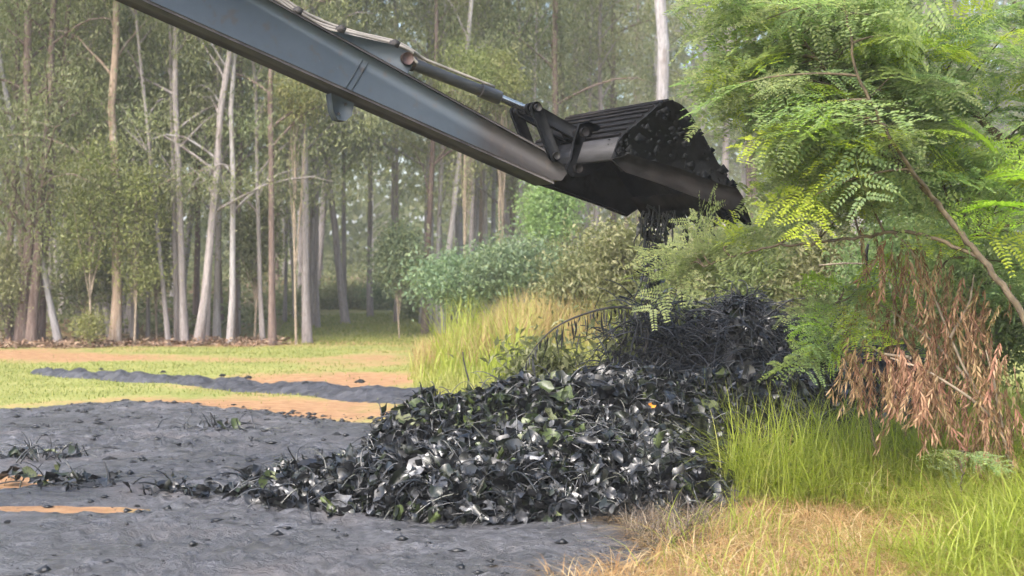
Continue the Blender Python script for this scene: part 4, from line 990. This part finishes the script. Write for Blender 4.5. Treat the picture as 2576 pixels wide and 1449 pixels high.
# ------------------------------------------------------------------ feathery trees on the right
def frond_mesh(seed, mat, L=.30):
    g_ = np.random.default_rng(seed); n = 6 + int(g_.integers(3)); C = []; D = []; LL = []
    curve = lambda s: np.array((s * L, 0, -.28 * L * s * s))
    b_ = MB(); b_.tube(np.array([curve(s) for s in np.linspace(0, 1, 5)]), [.0025, .002, .002, .0015, .001], 3, False)
    nv = b_.n
    for i in range(n):
        s = .22 + .78 * i / (n - 1)
        for sg in (-1, 1):
            pl = L * (.34 + .16 * math.sin(math.pi * min(1, s))) * (.9 + .2 * g_.random()); ang = math.radians(52 + 12 * g_.normal())
            d = np.array((math.cos(ang), sg * math.sin(ang), -.12 + .1 * g_.normal())); d /= np.linalg.norm(d); side = unit(np.cross(d, (0, 0, 1.0)))
            for k in range(9):
                t_ = .1 + .9 * k / 8
                for s2 in (-1, 1):
                    C.append(curve(s) + d * pl * t_ + np.array((0, 0, -.18 * pl * t_ * t_))); D.append(d * .55 + side * s2 + np.array((0, 0, .15 * g_.normal()))); LL.append(.019 * (1 - .35 * t_) * L / .3 * 1.25)
    C = np.array(C); D = np.array(D); LL = np.array(LL)
    V, f = leaf_quads(C, D, np.tile((0, 0, 1.0), (len(C), 1)) + g_.normal(0, .25, (len(C), 3)), LL * 1.15, LL * .6, .05)
    Vt = np.concatenate(b_.V + [V]); fs = [np.concatenate([np.concatenate(b_.F[4]), f + nv])]
    return Vt, fs
FR = [frond_mesh(700 + i, None, .26 + .10 * (i % 4) / 3) for i in range(8)]
FM = [mesh_np('frond', v, f, M['leuc']) for v, f in FR]; FT = [mesh_np('frond', v, f, M['leuc_tip']) for v, f in FR]

def feather_tree(label, base, limbs, targets, seed, tip_frac=.2, few=None, fs_=1.0):
    g_ = np.random.default_rng(seed); base = np.array(base, float); t_ = link('feathery_tree', None, None, tuple(base)); LP = []
    b_ = MB()
    for pts, r0, r1 in limbs:
        q_ = np.array([base if p_ is None else at(*p_) for p_ in pts]) - base; k = len(pts); tt = np.linspace(0, k - 1, 8 * k)
        Q = np.column_stack([np.interp(tt, range(k), q_[:, j]) for j in range(3)])
        for _ in range(5): Q[1:-1] = (Q[:-2] + 2 * Q[1:-1] + Q[2:]) / 4
        Q[1:] += g_.normal(0, .006, Q[1:].shape); b_.tube(Q, np.linspace(r0, r1, len(Q)), 7); LP.append(Q[len(Q) // 5:])
    link('trunk', b_.mesh('trunk', M['twig'], True), t_)
    LP = np.concatenate(LP); tw = MB(); FRD = []
    for T in targets:
        T = np.array(T) - base; dist = np.linalg.norm(LP - T, axis=1) + .5 * np.maximum(0, LP[:, 2] - T[2]); S = LP[np.argmin(dist)]
        mid = (S + T) / 2 + np.array((0, 0, .12 * np.linalg.norm(T - S))) + g_.normal(0, .04, 3); s = np.linspace(0, 1, 9)[:, None]
        Q = (1 - s) ** 2 * S + 2 * s * (1 - s) * mid + s * s * T
        tw.tube(Q, np.linspace(.009, .003, 9), 4, False)
        tipy = g_.random() < tip_frac * 2.2
        nf = few or 6 + int(g_.integers(5)); l_ = np.linalg.norm(T - S); f0 = max(.25, 1 - .75 / max(l_, .2))
        for k in range(nf):
            ss = f0 + (1 - f0) * (k + .5) / nf; p_ = (1 - ss) ** 2 * S + 2 * ss * (1 - ss) * mid + ss * ss * T
            d = unit(unit(T - S) * .55 + np.array((g_.normal(0, .75), g_.normal(0, .75), .12 - .35 * g_.random())))
            FRD.append((p_, d, fs_ * (.65 + 1.0 * g_.random()), tipy and k >= nf - 3))
    link('twig_mass', tw.mesh('twig_mass', M['twig'], True), t_)['kind'] = 'stuff'
    d0 = np.array([p_[1] for p_, *_ in FRD]); order = np.argsort(d0 + g_.normal(0, .35, len(d0)))
    mass = {0: ([], [], 0), 1: ([], [], 0)}; mv = {0: [], 1: []}; mf = {0: [], 1: []}; off = {0: 0, 1: 0}
    for rank, idx in enumerate(order):
        p_, d, s, tip = FRD[idx]; up = unit(np.array((-.15, -.55, 1.0)) + g_.normal(0, .4, 3)); sd_ = unit(np.cross(up, d)); up = np.cross(d, sd_); R = np.stack((d, sd_, up), 1)
        if rank < 290:
            o = link('frond', (FT if tip else FM)[idx % 8], t_); o.matrix_local = Matrix.Translation(p_) @ Matrix(R.tolist()).to_4x4() @ Matrix.Diagonal((s, s, s, 1))
        else:
            v, f = FR[idx % 8]; k = int(tip); mv[k].append((v * s) @ R.T + p_); mf[k].append(f[0] + off[k]); off[k] += len(v)
    for k, mt in ((0, 'leuc'), (1, 'leuc_tip')):
        if mv[k]: link('foliage', mesh_np('foliage', np.concatenate(mv[k]), [np.concatenate(mf[k])], M[mt]), t_)['kind'] = 'stuff'
    tag(t_, label, 'tree'); return t_

def targets_in(n, poly, Y0, Y1, seed):
    g_ = np.random.default_rng(seed); poly = np.array(poly, float); lo = poly.min(0); hi = poly.max(0); out = []
    while len(out) < n:
        p_ = lo + (hi - lo) * g_.random(2)
        if poly_sd(np.array([p_[0]]), np.array([p_[1]]), poly)[0] > 0: out.append(at(p_[0], p_[1], Y0 + (Y1 - Y0) * g_.random()))
    return out
bA = ((2780 - HX) / F * 8.7, 8.7, 0)
limbsA = [([None, (2660, 960, 8.7), (2570, 785, 8.7), (2470, 650, 8.75), (2380, 540, 8.8), (2290, 430, 8.9), (2190, 310, 9.0), (2080, 180, 9.1), (1990, 60, 9.2), (1900, -60, 9.3)], .027, .007),
          ([(2470, 650, 8.75), (2300, 580, 9.0), (2170, 595, 9.2), (2050, 612, 9.4), (1930, 620, 9.7), (1830, 650, 10.0), (1770, 670, 10.1)], .014, .005),
          ([(2290, 430, 8.9), (2150, 345, 9.3), (2000, 250, 9.6), (1860, 170, 9.9)], .016, .006),
          ([(2380, 540, 8.8), (2250, 370, 8.5), (2150, 180, 8.4), (2120, -60, 8.4)], .016, .006)]
polyA = [(1800, -150), (1830, 60), (1830, 180), (1890, 270), (1990, 350), (2070, 420), (2010, 500), (1930, 580), (1900, 620), (1980, 610), (2090, 560), (2220, 480), (2330, 430), (2330, 200), (2330, -150)]
tA = targets_in(84, polyA, 8.6, 10.2, 1) + [at(1740, 650, 10.2), at(1725, 675, 10.2), at(1770, 640, 10.1), at(1830, 620, 10.0)]
feather_tree('feathery green tree whose leaning brown branch crosses the right side', bA, limbsA, tA, 61)
bB = ((2900 - HX) / F * 10.2, 10.2, 0)
limbsB = [([None, (2820, 700, 10.2), (2700, 500, 10.2), (2500, 330, 10.2), (2350, 200, 10.3), (2200, 40, 10.4), (2100, -100, 10.4)], .05, .012),
          ([(2820, 700, 10.2), (2750, 350, 10.3), (2600, 100, 10.4), (2500, -100, 10.5)], .035, .012), ([(2700, 500, 10.2), (2560, 560, 9.8), (2440, 600, 9.6), (2350, 690, 9.6)], .016, .006)]
polyB = [(2080, -200), (2100, 100), (2200, 300), (2300, 430), (2380, 560), (2480, 680), (2600, 730), (2900, 750), (3150, 300), (3050, -250)]
feather_tree('feathery green tree filling the upper right corner behind the leaning branch', bB, limbsB, targets_in(100, polyB, 8.9, 11.0, 2), 62)
bC = ((2230 - HX) / F * 9.9, 9.9, 0)
feather_tree('young feathery shoot with bright tips in front of the black mound', bC, [([None, (2170, 960, 9.9), (2130, 850, 9.8), (2110, 760, 9.8)], .012, .005)],
             [at(2120, 720, 9.8), at(2150, 735, 9.7), at(2090, 770, 9.7), at(2110, 820, 9.7), at(2090, 880, 9.7)], 63, 1.0)
bD = ((2420 - HX) / F * 8.8, 8.8, 0)
feather_tree('low pale feathery seedling in the tall grass at right', bD, [([None, (2420, 1200, 8.8), (2415, 1150, 8.8)], .006, .004)], [at(2400, 1140, 8.7)], 64, 0, 4, .6)

# dead branch with hanging dry leaves
dry = link('dead_branch', None, None, tuple(np.array(((2560 - HX) / F * 9.3, 9.3, float(ground_h((2560 - HX) / F * 9.3, 9.3)))))); d0 = np.array(dry.location)
b = MB(); DL = [[(2560, 1230, 9.3), (2520, 1075, 9.3), (2440, 960, 9.3), (2390, 850, 9.3), (2340, 720, 9.35), (2290, 620, 9.4), (2250, 590, 9.4)], [(2440, 960, 9.3), (2350, 860, 9.5), (2240, 780, 9.6), (2160, 740, 9.7)],
                [(2520, 1075, 9.3), (2440, 1000, 9.1), (2330, 930, 9.1), (2240, 900, 9.2)], [(2390, 850, 9.3), (2440, 760, 9.3), (2450, 690, 9.4)], [(2520, 1075, 9.3), (2500, 960, 9.2), (2480, 880, 9.2)], [(2290, 900, 9.2), (2220, 890, 9.4), (2170, 860, 9.5)]]
LQ = []
for pts in DL:
    q_ = np.array([at(*p_) for p_ in pts]) - d0; tt = np.linspace(0, len(pts) - 1, 20); Q = np.column_stack([np.interp(tt, range(len(pts)), q_[:, j]) for j in range(3)])
    for _ in range(2): Q[1:-1] = (Q[:-2] + 2 * Q[1:-1] + Q[2:]) / 4
    b.tube(Q, np.linspace(.013, .005, 20), 6); LQ.append(Q)
link('branch', b.mesh('branch', M['twig_grey'], True), dry)
def dry_frond(seed):
    g_ = np.random.default_rng(seed); L = 1.0; n = 12; curl = g_.normal(0, .5)
    C = []; D = []
    for k in range(n):
        t_ = k / (n - 1); p_ = np.array((.25 * curl * math.sin(2.2 * t_), .1 * g_.normal() * t_, -t_ * L))
        for s2 in (-1, 1): C.append(p_); D.append((s2 * (.55 + .2 * g_.random()), .35 * g_.normal(), -1))
    C = np.array(C); D = np.array(D); V, f = leaf_quads(C, D, g_.normal(0, .5, (len(C), 3)) + (0, -1, 0), .17 + .08 * g_.random(len(C)), .055, .1)
    b_ = MB(); b_.tube(C[::2], .008, 3, False); nv = b_.n
    return mesh_np('dry_leaf', np.concatenate(b_.V + [V]), [np.concatenate([np.concatenate(b_.F[4]), f + nv])], M['dry'])
DF = [dry_frond(800 + i) for i in range(7)]
gd = np.random.default_rng(91)
for i in range(260):
    Q = LQ[[0, 0, 1, 2, 2, 3, 4, 5][i % 8]]; p_ = Q[int(gd.integers(3, 20))] + gd.normal(0, 1, 3) * (.12, .12, .07)
    o = link('dry_leaf', DF[i % 7], dry); o.location = p_; s = .18 + .17 * gd.random(); o.scale = (s * .68, s * .68, s * (1 + .3 * gd.random())); o.rotation_euler = (gd.normal(0, .25), gd.normal(0, .25), gd.random() * 6.28)
tag(dry, 'dead branch with hanging rust brown dry leaves at the right', 'dead branch')

# ------------------------------------------------------------------ hazy air
hz = MB(); hz.box((0, 430, 14), (760, 900, 34))
M['haze'] = bpy.data.materials.new('haze'); M['haze'].use_nodes = True; t = M['haze'].node_tree
t.nodes.remove(t.nodes['Principled BSDF']); pv = t.nodes.new('ShaderNodeVolumePrincipled')
pv.inputs['Color'].default_value = (.95, .95, .94, 1); pv.inputs['Density'].default_value = .0013
t.links.new(pv.outputs[0], t.nodes['Material Output'].inputs['Volume'])
tag(link('haze', hz.mesh('haze', M['haze'])), 'thin pale haze in the air of the clearing', 'haze', kind='stuff')
